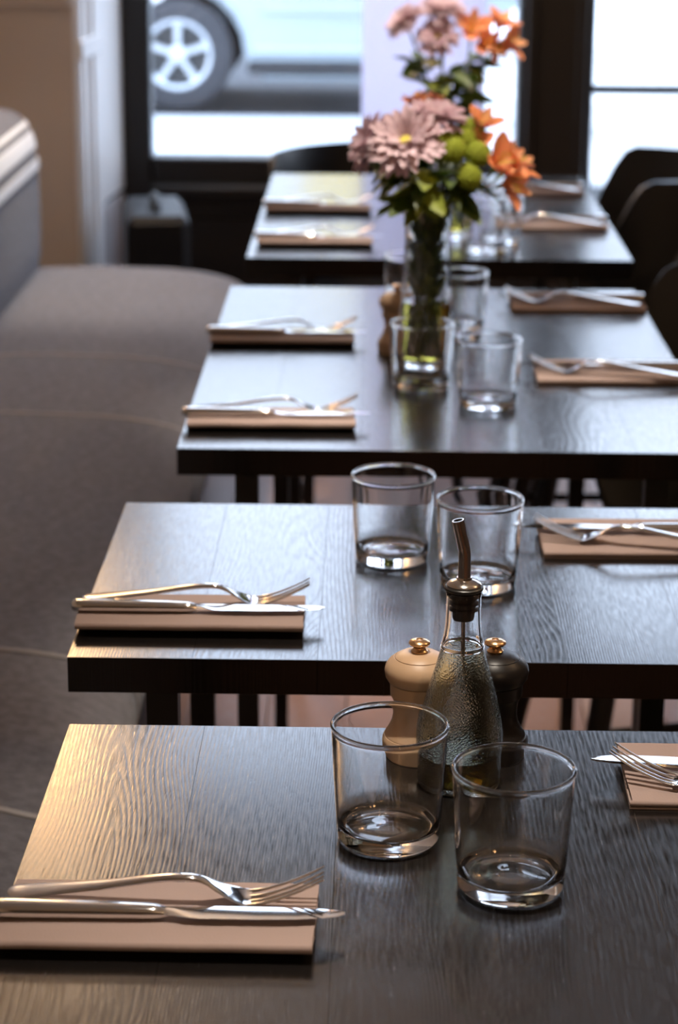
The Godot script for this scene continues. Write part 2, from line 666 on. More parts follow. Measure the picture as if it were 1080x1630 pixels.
func mill(called: String, label: String, at: Transform3D, body: Material, groove: Material) -> Node3D:
	var t := thing(called, label, "pepper mill", at)
	var g := G.new()
	g.lathe([Vector2(0, 0), Vector2(0.0262, 0), Vector2(0.0270, 0.0008), Vector2(0.0272, 0.0125), Vector2(0.0268, 0.0145), Vector2(0.0256, 0.0166), Vector2(0.0250, 0.0168), Vector2(0.0244, 0.0186), Vector2(0.0215, 0.0228), Vector2(0.0190, 0.0278), Vector2(0.0177, 0.0335), Vector2(0.0178, 0.0390), Vector2(0.0188, 0.0445), Vector2(0.0203, 0.0480), Vector2(0.0207, 0.0486), Vector2(0.0214, 0.0496), Vector2(0.0218, 0.0590), Vector2(0.0212, 0.0596), Vector2(0, 0.0596)], 56)
	part(t, "body", g.mesh(28), body)
	var h := G.new()
	h.lathe([Vector2(0, 0.0600), Vector2(0.0212, 0.0600), Vector2(0.0232, 0.0606), Vector2(0.0252, 0.0640), Vector2(0.0260, 0.0685), Vector2(0.0253, 0.0725), Vector2(0.0228, 0.0763), Vector2(0.0192, 0.0792), Vector2(0.0184, 0.0791), Vector2(0.0178, 0.0800), Vector2(0.0140, 0.0822), Vector2(0.0090, 0.0834), Vector2(0, 0.0836)], 56)
	part(t, "head", h.mesh(28), body)
	var k := G.new()
	k.lathe([Vector2(0, 0.0837), Vector2(0.0062, 0.0837), Vector2(0.0063, 0.0846), Vector2(0.0052, 0.0855), Vector2(0.0044, 0.0868), Vector2(0.0050, 0.0882), Vector2(0.0074, 0.0892), Vector2(0.0082, 0.0905), Vector2(0.0076, 0.0920), Vector2(0.0050, 0.0932), Vector2(0.0026, 0.0935), Vector2(0.0020, 0.0928), Vector2(0, 0.0928)], 32)
	part(t, "knob", k.mesh(45), M.brass_knob)
	for q in [[0.0248, 0.0171], [0.0183, 0.0794]]:
		var r := G.new()
		var prof := []
		for i in 9:
			var a := TAU * i / 8.0
			prof.append(Vector2(q[0] + 0.0003 * cos(a), q[1] + 0.0003 * sin(a)))
		r.lathe(prof, 48)
		part(t, "turned_groove", r.mesh(60), groove)
	return t

func oil_bottle(at: Transform3D) -> void:
	var t := thing("oil_bottle", "pebbled clear glass olive oil bottle with black stopper and bent metal spout", "bottle", at)
	var neck := G.new()
	# smooth neck and collar
	neck.lathe([Vector2(0.0157, 0.1062), Vector2(0.0163, 0.1070), Vector2(0.0160, 0.1082), Vector2(0.0152, 0.1092), Vector2(0.0157, 0.1101), Vector2(0.0153, 0.1112), Vector2(0.0141, 0.1160), Vector2(0.0131, 0.1250), Vector2(0.0127, 0.1350), Vector2(0.0126, 0.1460), Vector2(0.0130, 0.1485), Vector2(0.0127, 0.1500), Vector2(0.0116, 0.1502), Vector2(0.0110, 0.1495), Vector2(0.0108, 0.1460), Vector2(0.0108, 0.1350), Vector2(0.0112, 0.1250), Vector2(0.0122, 0.1160), Vector2(0.0134, 0.1100), Vector2(0.0139, 0.1062), Vector2(0.0157, 0.1062)], 56)
	part(t, "neck", neck.mesh(50), M.clear_glass)
	var g := G.new()
	g.lathe([Vector2(0, 0.0016), Vector2(0.022, 0.0012), Vector2(0.0265, 0.0), Vector2(0.0288, 0.0010), Vector2(0.0300, 0.004), Vector2(0.0309, 0.016), Vector2(0.0316, 0.030), Vector2(0.0311, 0.042), Vector2(0.0293, 0.055), Vector2(0.0266, 0.067), Vector2(0.0233, 0.079), Vector2(0.0200, 0.090), Vector2(0.0172, 0.100), Vector2(0.0157, 0.1060), Vector2(0.0139, 0.1060), Vector2(0.0152, 0.100), Vector2(0.0180, 0.090), Vector2(0.0213, 0.079), Vector2(0.0246, 0.067), Vector2(0.0273, 0.055), Vector2(0.0291, 0.042), Vector2(0.0296, 0.030), Vector2(0.0289, 0.016), Vector2(0.0282, 0.0070), Vector2(0.0262, 0.0052), Vector2(0, 0.0048)], 72)
	part(t, "body", g.mesh(50), M.pebbled_glass)
	var o := G.new()
	o.lathe([Vector2(0, 0.0050), Vector2(0.0258, 0.0054), Vector2(0.0278, 0.0072), Vector2(0.0286, 0.016), Vector2(0.0292, 0.0262), Vector2(0.0284, 0.0256), Vector2(0, 0.0255)], 56)
	part(t, "oil", o.mesh(50), M.olive_oil)
	var s := G.new()
	s.lathe([Vector2(0, 0.1285), Vector2(0.0074, 0.1285), Vector2(0.0079, 0.1300), Vector2(0.0084, 0.1360), Vector2(0.0106, 0.1362), Vector2(0.0107, 0.1374), Vector2(0.0088, 0.1384), Vector2(0.0088, 0.1405), Vector2(0.0107, 0.1409), Vector2(0.0107, 0.1421), Vector2(0.0090, 0.1432), Vector2(0.0090, 0.1452), Vector2(0.0107, 0.1456), Vector2(0.0107, 0.1470), Vector2(0.0098, 0.1505), Vector2(0.0098, 0.1506), Vector2(0.0134, 0.1508), Vector2(0.0142, 0.1518), Vector2(0.0141, 0.1532), Vector2(0.0132, 0.1540), Vector2(0, 0.1540)], 48)
	part(t, "stopper", s.mesh(35), M.black_rubber)
	var c := G.new()
	c.lathe([Vector2(0, 0.1541), Vector2(0.0124, 0.1541), Vector2(0.0126, 0.1550), Vector2(0.0112, 0.1568), Vector2(0.0080, 0.1580), Vector2(0.0058, 0.1588), Vector2(0.0054, 0.1604), Vector2(0, 0.1604)], 48)
	part(t, "spout_collar", c.mesh(35), M.spout_steel)
	# bent pouring tube, hollow at its mouth
	var pts := []
	for q in [[0.0, 0.1598], [0.0, 0.168], [0.0, 0.176], [-0.0001, 0.1795], [-0.0006, 0.1825], [-0.0014, 0.1855], [-0.0026, 0.1905], [-0.0040, 0.1965], [-0.0055, 0.2030]]:
		pts.append(Vector3(q[0], q[1], 0))
	var rings := []
	var radii := [0.0047, 0.0045, 0.0044, 0.0044, 0.0044, 0.0044, 0.0043, 0.0043, 0.0043]
	for pass_ in 2:
		for j in pts.size():
			var i: int = j if pass_ == 0 else pts.size() - 1 - j
			var d: Vector3 = (pts[mini(i + 1, 8)] - pts[maxi(i - 1, 0)]).normalized()
			var a := Vector3(0, 0, 1)
			var b := a.cross(d).normalized()
			var ring := []
			for k in 20:
				var an := TAU * k / 20.0
				ring.append(pts[i] + (a * cos(an) + b * sin(an)) * (radii[i] - (0.0007 if pass_ else 0.0)))
			rings.append(ring)
	var sp := G.new()
	sp.loft(rings, false)
	part(t, "spout", sp.mesh(50), M.spout_steel)
	var br := G.new()
	br.tube([Vector3(0, 0.1284, 0), Vector3(0.0004, 0.110, 0), Vector3(0.001, 0.085, 0)], [0.0016, 0.0016, 0.0014], 10)
	part(t, "breather_tube", br.mesh(50), M.spout_steel)

# ------------------------------------------------------------------ flowers
func petal_mesh(length: float, width: float, cup: float, curl: float, blunt: float) -> ArrayMesh:
	# along +x from the origin, hollow side up
	var rows := []
	for i in 6:
		var u := i / 5.0
		var w := width * 0.5 * (pow(sin(PI * pow(clampf(u * 0.90 + 0.07, 0.0, 1.0), blunt)), 0.75) + 0.05)
		var row := []
		for j in 5:
			var s := (j - 2) / 2.0
			row.append(Vector3(length * u, curl * u * u + cup * s * s * w * (1.0 - 0.4 * u), s * w))
		rows.append(row)
	var g := G.new()
	g.sheet(rows, 0.0006)
	return g.mesh(70)

func aim(d: Vector3) -> Basis:
	# +y of the flower points along d
	var y := d.normalized()
	var x := y.cross(Vector3(0.3, 0.2, 0.9)).normalized()
	return Basis(x, y, x.cross(y))

var PM := {}

func stem_path(head: Vector3, foot: Vector3, neck: Vector3) -> Array:
	var c := Curve3D.new()
	c.add_point(foot, Vector3.ZERO, (neck - foot) * 0.35)
	c.add_point(neck, Vector3(0, -0.03, 0), (head - neck) * 0.3 + Vector3(0, 0.012, 0))
	c.add_point(head, Vector3(0, -0.03, 0))
	var pts := []
	for i in 13:
		pts.append(c.sample_baked(c.get_baked_length() * i / 12.0, true))
	return pts

func add_stem(t: Node3D, pts: Array, r: float) -> void:
	var g := G.new()
	var rad := []
	for i in pts.size():
		rad.append(r)
	g.tube(pts, rad, 7)
	part(t, "stem", g.mesh(70), M.stem_green)

func add_leaf(t: Node3D, at: Vector3, d: Vector3, size: float, bright: bool, roll := 0.0) -> void:
	var x := d.normalized()
	var z := x.cross(Vector3.UP).normalized()
	var b := Basis(x, z.cross(x), z).rotated(x, roll).scaled_local(Vector3.ONE * size)
	part(t, "leaf", PM.leaf, M.leaf_bright if bright else M.leaf_dark, Transform3D(b, at))

func chrysanthemum(base: Vector3, head: Vector3, face: Vector3, radius: float, foot: Vector3, neck: Vector3, label: String, group: String, pale := false) -> void:
	var t := thing("pink_chrysanthemum", label, "flower", Transform3D(Basis(), base), group)
	add_stem(t, stem_path(head - face.normalized() * 0.006, foot, neck), 0.0022)
	var b := aim(face)
	var k := radius / 0.05
	var g := G.new()
	g.lathe([Vector2(0, -0.004), Vector2(0.007, -0.002), Vector2(0.0105, 0.003), Vector2(0.0085, 0.006), Vector2(0, 0.0075)], 16)
	part(t, "flower_centre", g.mesh(60), M.mum_centre, Transform3D(b.scaled_local(Vector3.ONE * k), head))
	var cal := G.new()
	cal.lathe([Vector2(0, -0.010), Vector2(0.005, -0.008), Vector2(0.011, -0.003), Vector2(0.009, -0.001), Vector2(0, -0.002)], 14)
	part(t, "calyx", cal.mesh(60), M.stem_green, Transform3D(b.scaled_local(Vector3.ONE * k), head))
	var rings := [[22, 4.0, 1.0], [20, 20.0, 0.94], [17, 38.0, 0.78], [12, 58.0, 0.52]]
	for ri in rings.size():
		var n: int = rings[ri][0]
		for i in n:
			var a := TAU * (i + 0.5 * (ri % 2)) / n + rng.randf_range(-0.1, 0.1)
			var tilt := deg_to_rad(rings[ri][1] + rng.randf_range(-9, 9))
			var pb := b * Basis(Vector3.UP, a) * Basis(Vector3.BACK, tilt)
			var s: float = k * rings[ri][2] * rng.randf_range(0.9, 1.06)
			var off: Vector3 = b * Basis(Vector3.UP, a) * Vector3(0.006 * k, 0.0012 * ri * k, 0)
			part(t, "petal", PM.mum, M.mum_petal_pale if (pale or (i + ri) % 3 == 0) else M.mum_petal, Transform3D(pb.scaled_local(Vector3(s, k, k)), head + off))

func alstroemeria(base: Vector3, blooms: Array, foot: Vector3, neck: Vector3, label: String, group: String) -> void:
	var t := thing("orange_alstroemeria", label, "flower", Transform3D(Basis(), base), group)
	var first: Vector3 = blooms[0][0]
	var hub := neck.lerp(first, 0.62)
	add_stem(t, stem_path(hub, foot, neck), 0.0022)
	for bl in blooms:
		var head: Vector3 = bl[0]
		var face: Vector3 = bl[1]
		var size: float = bl[2]
		var b := aim(face)
		var back := head - face.normalized() * 0.012 * size
		var g := G.new()
		g.tube([hub, hub.lerp(back, 0.5) + Vector3(0, -0.004, 0), back], [0.0014, 0.0014, 0.0028], 6)
		part(t, "flower_stalk", g.mesh(70), M.stem_green)
		var fl := Node3D.new()
		fl.name = "bloom"
		t.add_child(fl, true)
		fl.transform = Transform3D(b.scaled_local(Vector3.ONE * size), back)
		for i in 6:
			var a := TAU * i / 6.0
			var inner := i % 2 == 1
			var pb := Basis(Vector3.UP, a) * Basis(Vector3.BACK, deg_to_rad(58 if inner else 44))
			part(fl, "petal", PM.lily_in if inner else PM.lily, M.lily_petal_pale if inner else M.lily_petal, Transform3D(pb, Vector3.ZERO))
		for i in 4:
			var st := G.new()
			var d := Vector3(cos(i * 1.6) * 0.3, 1, sin(i * 1.6) * 0.3).normalized()
			st.tube([Vector3.ZERO, d * 0.018, d * 0.028 + Vector3(0.002, 0, 0)], [0.0005, 0.0005, 0.0009], 5)
			part(fl, "stamen", st.mesh(70), M.mum_centre)

func button_mum(base: Vector3, head: Vector3, r: float, foot: Vector3, neck: Vector3, label: String, group: String) -> void:
	var t := thing("green_button_chrysanthemum", label, "flower", Transform3D(Basis(), base), group)
	add_stem(t, stem_path(head, foot, neck), 0.0018)
	part(t, "flower_head", PM.button, M.button_green, Transform3D(aim(head - neck + Vector3(0, 0.02, 0.05)).scaled_local(Vector3.ONE * r), head))

func flower_meshes() -> void:
	PM.mum = petal_mesh(0.046, 0.0125, 0.5, -0.004, 1.25)
	PM.lily = petal_mesh(0.040, 0.024, 0.35, -0.006, 1.35)
	PM.lily_in = petal_mesh(0.038, 0.014, 0.45, -0.004, 1.2)
	PM.leaf = petal_mesh(0.07, 0.026, 0.3, -0.016, 0.85)
	var g := G.new()
	# pompon: a ball of small overlapping florets
	for ring in 6:
		var th := PI * (ring + 0.35) / 8.2
		var n := maxi(1, int(round(13.0 * sin(th) + 1)))
		for i in n:
			var a := TAU * (i + 0.5 * (ring % 2)) / n
			var d := Vector3(sin(th) * cos(a), cos(th), sin(th) * sin(a))
			var b := aim(d)
			g.lathe([Vector2(0, -0.35), Vector2(0.21, -0.1), Vector2(0.19, 0.08), Vector2(0, 0.17)], 6, Transform3D(b, d * 0.84 * Vector3(1, 0.78, 1)))
	g.lathe([Vector2(0, -0.55), Vector2(0.55, -0.4), Vector2(0.85, 0.0), Vector2(0.6, 0.5), Vector2(0, 0.66)], 14)
	PM.button = g.mesh(60)
	var v := G.new()
	v.lathe([Vector2(0, 0.003), Vector2(0.026, 0.002), Vector2(0.031, 0.0), Vector2(0.0345, 0.002), Vector2(0.0358, 0.010), Vector2(0.0362, 0.030), Vector2(0.0352, 0.065), Vector2(0.0330, 0.100), Vector2(0.0305, 0.140), Vector2(0.0292, 0.170), Vector2(0.0296, 0.190), Vector2(0.0325, 0.210), Vector2(0.0385, 0.2265), Vector2(0.0404, 0.2300), Vector2(0.0398, 0.2308), Vector2(0.0386, 0.2300), Vector2(0.0365, 0.2265), Vector2(0.0304, 0.210), Vector2(0.0274, 0.190), Vector2(0.0270, 0.170), Vector2(0.0282, 0.140), Vector2(0.0306, 0.100), Vector2(0.0327, 0.065), Vector2(0.0336, 0.030), Vector2(0.0328, 0.0165), Vector2(0.0280, 0.0130), Vector2(0, 0.0125)], 56)
	PM.vase = v.mesh(50)
	var w := G.new()
	w.lathe([Vector2(0, 0.0127), Vector2(0.0277, 0.0132), Vector2(0.0325, 0.0167), Vector2(0.0333, 0.030), Vector2(0.0324, 0.065), Vector2(0.0309, 0.092), Vector2(0.0300, 0.0914), Vector2(0, 0.0914)], 48)
	PM.water = w.mesh(50)

func foot_at(i: int, n: int) -> Vector3:
	var a := TAU * i / n + 0.4
	return Vector3(cos(a) * 0.02, 0.017 + 0.003 * (i % 3), sin(a) * 0.02)

func neck_at(head: Vector3, i: int) -> Vector3:
	var d := Vector3(head.x, 0, head.z)
	d = d.normalized() * 0.014 if d.length() > 0.01 else Vector3(0.006 * cos(i), 0, 0.006 * sin(i))
	return d + Vector3(0, 0.185, 0)

func greenery(base: Vector3, n: int, labels: Array, group: String, seed_: int, inside: bool, lift := 0.0) -> void:
	var r := RandomNumberGenerator.new()
	r.seed = seed_
	for i in n:
		var t := thing("leafy_stem", labels[i], "foliage", Transform3D(Basis(), base), group)
		var a := TAU * i / n + r.randf_range(-0.2, 0.2)
		var reach := r.randf_range(0.03, 0.06)
		var head := Vector3(cos(a) * reach, r.randf_range(0.25, 0.285) + lift, sin(a) * reach)
		var pts := stem_path(head, foot_at(i, n) * Vector3(0.8, 1, 0.8), neck_at(head, i))
		add_stem(t, pts, 0.0017)
		for k in range(4, 13):
			var p: Vector3 = pts[k]
			var low := p.y < 0.215
			if low and not inside:
				continue
			for twin in (4 if low else 3):
				var b2 := a + r.randf_range(-2.2, 2.2)
				var d2 := Vector3(cos(b2), r.randf_range(1.8, 4.0) if low else r.randf_range(-0.5, 0.6), sin(b2))
				add_leaf(t, p, d2, r.randf_range(0.3, 0.46) if low else r.randf_range(0.5, 0.85), r.randf() < 0.3, r.randf_range(-0.9, 0.9))
			var b := a + r.randf_range(-1.6, 1.6)
			var d := Vector3(cos(b), r.randf_range(1.8, 3.5) if low else r.randf_range(-0.35, 0.5), sin(b))
			var s := r.randf_range(0.3, 0.46) if low else r.randf_range(0.6, 1.05)
			add_leaf(t, p, d, s, r.randf() < 0.3, r.randf_range(-0.7, 0.7))

func vase(base: Vector3, label: String) -> void:
	var t := thing("flower_vase", label, "vase", Transform3D(Basis(), base), "glass flower vases")
	part(t, "glass_body", PM.vase, M.clear_glass)
	part(t, "water", PM.water, M.vase_water)

# ------------------------------------------------------------------ chairs
func chair(at: Transform3D, label: String, high := 0.81) -> Node3D:
	# faces local -x; the back is towards +x
	var t := thing("shell_chair", label, "chair", at, "black shell chairs")
	var rows := []
	for i in 11:
		var u := i / 10.0
		var row := []
		for j in 49:
			var th := deg_to_rad(lerpf(-112, 112, j / 48.0))
			var ad := absf(rad_to_deg(th))
			var rim := lerpf(high, 0.56, smoothstep(80.0, 112.0, ad))
			var y := lerpf(0.43, rim, u)
			var flare := 0.185 + 0.062 * pow(u, 0.8) + 0.012 * u * u
			row.append(Vector3(cos(th) * flare * 1.06 + 0.02, y, sin(th) * flare))
		rows.append(row)
	var g := G.new()
	g.sheet(rows, 0.012)
	part(t, "back_shell", g.mesh(60), M.chair_shell_black)
	var s := G.new()
	var rings := []
	for q in [[0.90, 0.412], [1.0, 0.420], [1.03, 0.434], [1.0, 0.447], [0.92, 0.452], [0.6, 0.446], [0.2, 0.440]]:
		var ring := []
		for k in 32:
			var a := TAU * k / 32.0
			var cx := signf(cos(a)) * pow(absf(cos(a)), 0.7)
			var cz := signf(sin(a)) * pow(absf(sin(a)), 0.7)
			ring.append(Vector3(cx * 0.215 * q[0] - 0.03, q[1], cz * 0.19 * q[0]))
		rings.append(ring)
	s.loft(rings)
	part(t, "seat", s.mesh(50), M.chair_shell_black)
	for sx in [-1, 1]:
		for sz in [-1, 1]:
			var l := G.new()
			l.tube([Vector3(sx * 0.13 - 0.02, 0.415, sz * 0.12), Vector3(sx * 0.17 - 0.02, 0.2, sz * 0.15), Vector3(sx * 0.20 - 0.02, 0.0, sz * 0.175)], [0.019, 0.017, 0.013], 12)
			for q in l.v.size():
				l.v[q].y = maxf(l.v[q].y, 0.0)
			part(t, "leg", l.mesh(50), M.chair_wood_black)
	for sz in [-1, 1]:
		var c := G.new()
		c.tube([Vector3(-0.187, 0.22, sz * 0.147), Vector3(0.147, 0.22, sz * 0.147)], [0.009, 0.009], 8)
		part(t, "stretcher", c.mesh(50), M.chair_wood_black)
	return t

# ------------------------------------------------------------------ cars
func car(at: Transform3D, label: String, paint: Material, wheelbase: float, hatch: bool) -> void:
	# local x runs nose (-) to tail (+); local +z is the side turned to the café
	var t := thing("parked_car", label, "car", at)
	var front := -0.78
	var back := wheelbase + 0.72
	var half := 0.84
	# lower body with arches: side outline, extruded in slices that tuck in at the edges
	var outline := PackedVector2Array()
	outline.append_array([Vector2(front, 0.30), Vector2(front - 0.03, 0.48), Vector2(front + 0.05, 0.66), Vector2(front + 0.30, 0.74), Vector2(0.30, 0.87), Vector2(0.65, 0.97), Vector2(wheelbase * 0.7, 0.98), Vector2(back - 0.25, 0.99), Vector2(back - 0.02, 0.93), Vector2(back + 0.04, 0.60), Vector2(back, 0.32)])
	var arch := 0.375
	for c in [wheelbase, 0.0]:
		outline.append(Vector2(c + arch + 0.02, 0.25))
		for k in 11:
			var a := PI * k / 10.0
			outline.append(Vector2(c + arch * cos(a), 0.31 + arch * sin(a) * 0.98))
		outline.append(Vector2(c - arch - 0.02, 0.25))
	var g := G.new()
	g.extrude(outline, -half + 0.05, half - 0.05)
	# bulging flank: a second, slightly smaller outline carried outwards
	var inner := Geometry2D.offset_polygon(outline, -0.035)
	if inner.size() > 0:
		g.extrude(inner[0], half - 0.055, half)
		g.extrude(inner[0], -half, -half + 0.055)
	part(t, "body", g.mesh(30), paint)
	for s in [-1, 1]:
		boxpart(t, "side_sill", Vector3(wheelbase / 2, 0.335, s * (half + 0.008)), Vector3(wheelbase - 2 * arch - 0.08, 0.05, 0.03), paint, 0.012)
		boxpart(t, "lower_trim", Vector3(wheelbase / 2, 0.245, s * (half - 0.03)), Vector3(wheelbase - 2 * arch - 0.04, 0.075, 0.05), M.car_trim_black, 0.01)
		boxpart(t, "door_moulding", Vector3(wheelbase / 2, 0.56, s * (half + 0.004)), Vector3(wheelbase - 2 * arch - 0.2, 0.045, 0.016), M.silver_car_paint, 0.006)
		boxpart(t, "running_board", Vector3(wheelbase / 2, 0.19, s * (half - 0.1)), Vector3(wheelbase - 2 * arch - 0.2, 0.035, 0.12), paint, 0.012)
	# cabin
	var tail := back - (0.12 if hatch else 0.55)
	var rings := []
	for q in [[0.965, 0.45, tail, 0.74], [1.18, 0.80, tail - 0.10, 0.68], [1.40, 1.15, tail - 0.28, 0.58]]:
		rings.append([Vector3(q[1], q[0], -q[3]), Vector3(q[1], q[0], q[3]), Vector3(q[2], q[0], q[3]), Vector3(q[2], q[0], -q[3])])
	var cb := G.new()
	cb.loft(rings)
	part(t, "window_glass", cb.mesh(20), M.car_window)
	var rf := G.new()
	rf.box(Vector3((1.08 + tail - 0.22) / 2, 1.425, 0), Vector3(tail - 0.22 - 1.08, 0.06, 1.22), 0.025)
	part(t, "roof", rf.mesh(30), paint)
	for s in [-1, 1]:
		for q in [[0.45, 1.13], [1.45, 1.50], [tail, tail - 0.28]]:
			var p := G.new()
			p.tube([Vector3(q[0], 0.96, s * 0.75), Vector3(q[1], 1.41, s * 0.60)], [0.045, 0.035], 8)
			part(t, "pillar", p.mesh(40), paint)
		boxpart(t, "headlamp", Vector3(front + 0.08, 0.63, s * 0.62), Vector3(0.16, 0.12, 0.26), M.headlamp_lens, 0.03)
	boxpart(t, "front_bumper", Vector3(front - 0.01, 0.40, 0), Vector3(0.12, 0.16, 1.6), paint, 0.04)
	boxpart(t, "front_skirt", Vector3(front + 0.03, 0.21, 0), Vector3(0.10, 0.22, 1.5), paint, 0.03)
	for c in [0.0, wheelbase]:
		for s in [-1, 1]:
			var wheel := Node3D.new()
			wheel.name = "wheel"
			t.add_child(wheel, true)
			wheel.transform = Transform3D(Basis(Vector3.RIGHT, deg_to_rad(90 * s)), Vector3(c, 0.31, s * (half - 0.10)))
			var ty := G.new()
			ty.lathe([Vector2(0.194, -0.09), Vector2(0.27, -0.095), Vector2(0.302, -0.08), Vector2(0.31, -0.05), Vector2(0.31, 0.05), Vector2(0.302, 0.08), Vector2(0.27, 0.095), Vector2(0.194, 0.09), Vector2(0.194, -0.09)], 48)
			part(wheel, "tyre", ty.mesh(40), M.tyre_rubber)
			var ri := G.new()
			ri.lathe([Vector2(0.166, -0.08), Vector2(0.196, -0.085), Vector2(0.198, 0.088), Vector2(0.186, 0.094), Vector2(0.170, 0.084), Vector2(0.166, -0.08)], 48)
			part(wheel, "rim", ri.mesh(30), M.alloy_rim)
			var di := G.new()
			di.lathe([Vector2(0, -0.02), Vector2(0.167, -0.02), Vector2(0.167, 0.0), Vector2(0, 0.0)], 32)
			part(wheel, "brake_disc", di.mesh(30), M.rim_hollow)
			var hub := G.new()
			hub.lathe([Vector2(0, 0.02), Vector2(0.045, 0.02), Vector2(0.052, 0.07), Vector2(0.035, 0.082), Vector2(0, 0.084)], 24)
			part(wheel, "hub_cap", hub.mesh(30), M.alloy_rim)
			for k in 5:
				var sp := G.new()
				var st := []
				for q in [[0.03, 0.024], [0.09, 0.020], [0.145, 0.024], [0.176, 0.032]]:
					var w: float = q[1]
					st.append([Vector3(q[0], 0.045, -w), Vector3(q[0], 0.078, -w * 0.7), Vector3(q[0], 0.078, w * 0.7), Vector3(q[0], 0.045, w)])
				sp.loft(st)
				part(wheel, "spoke", sp.mesh(40), M.alloy_rim, Transform3D(Basis(Vector3.UP, TAU * k / 5.0 + PI / 2 * s), Vector3.ZERO))

# ------------------------------------------------------------------ scene
func _ready() -> void:
	rng.seed = 77
	# camera
	var cam := Camera3D.new()
	cam.name = "camera"
	cam.fov = 2.0 * rad_to_deg(atan(815.0 / 3453.0))
	cam.near = 0.05
	cam.far = 120.0
	cam.transform = Transform3D(Basis(Vector3.UP, deg_to_rad(0.83)) * Basis(Vector3.RIGHT, deg_to_rad(-17.0)) * Basis(Vector3.BACK, deg_to_rad(0.4)), Vector3(0, 1.41, 0))
	var lensa := CameraAttributesPhysical.new()
	lensa.frustum_focal_length = 50.0
	lensa.frustum_focus_distance = 1.60
	lensa.exposure_aperture = 5.0
	add_child(cam)
	cam.attributes = lensa
	cam.fov = 2.0 * rad_to_deg(atan(815.0 / 3453.0))
	cam.current = true
	# bright overcast sky
	var env := Environment.new()
	env.background_mode = Environment.BG_SKY
	var sm := ProceduralSkyMaterial.new()
	sm.sky_top_color = Color(0.80, 0.88, 1.0)
	sm.sky_horizon_color = Color(0.93, 0.96, 1.0)
	sm.ground_bottom_color = Color(0.5, 0.5, 0.5)
	sm.ground_horizon_color = Color(0.6, 0.6, 0.6)
	sm.sky_energy_multiplier = 1.0
	var sky := Sky.new()
	sky.sky_material = sm
	env.sky = sky
	env.background_energy_multiplier = 5.6
	env.tonemap_mode = Environment.TONE_MAPPER_LINEAR
	env.tonemap_exposure = 1.12
	env.sdfgi_enabled = true
	env.ssao_enabled = true
	env.ssil_enabled = true
	var we := WorldEnvironment.new()
	we.name = "environment"
	we.environment = env
	add_child(we)

	materials()
	room()
	street()
	furniture()
	lamps()
	tables_laid()
	bouquets()

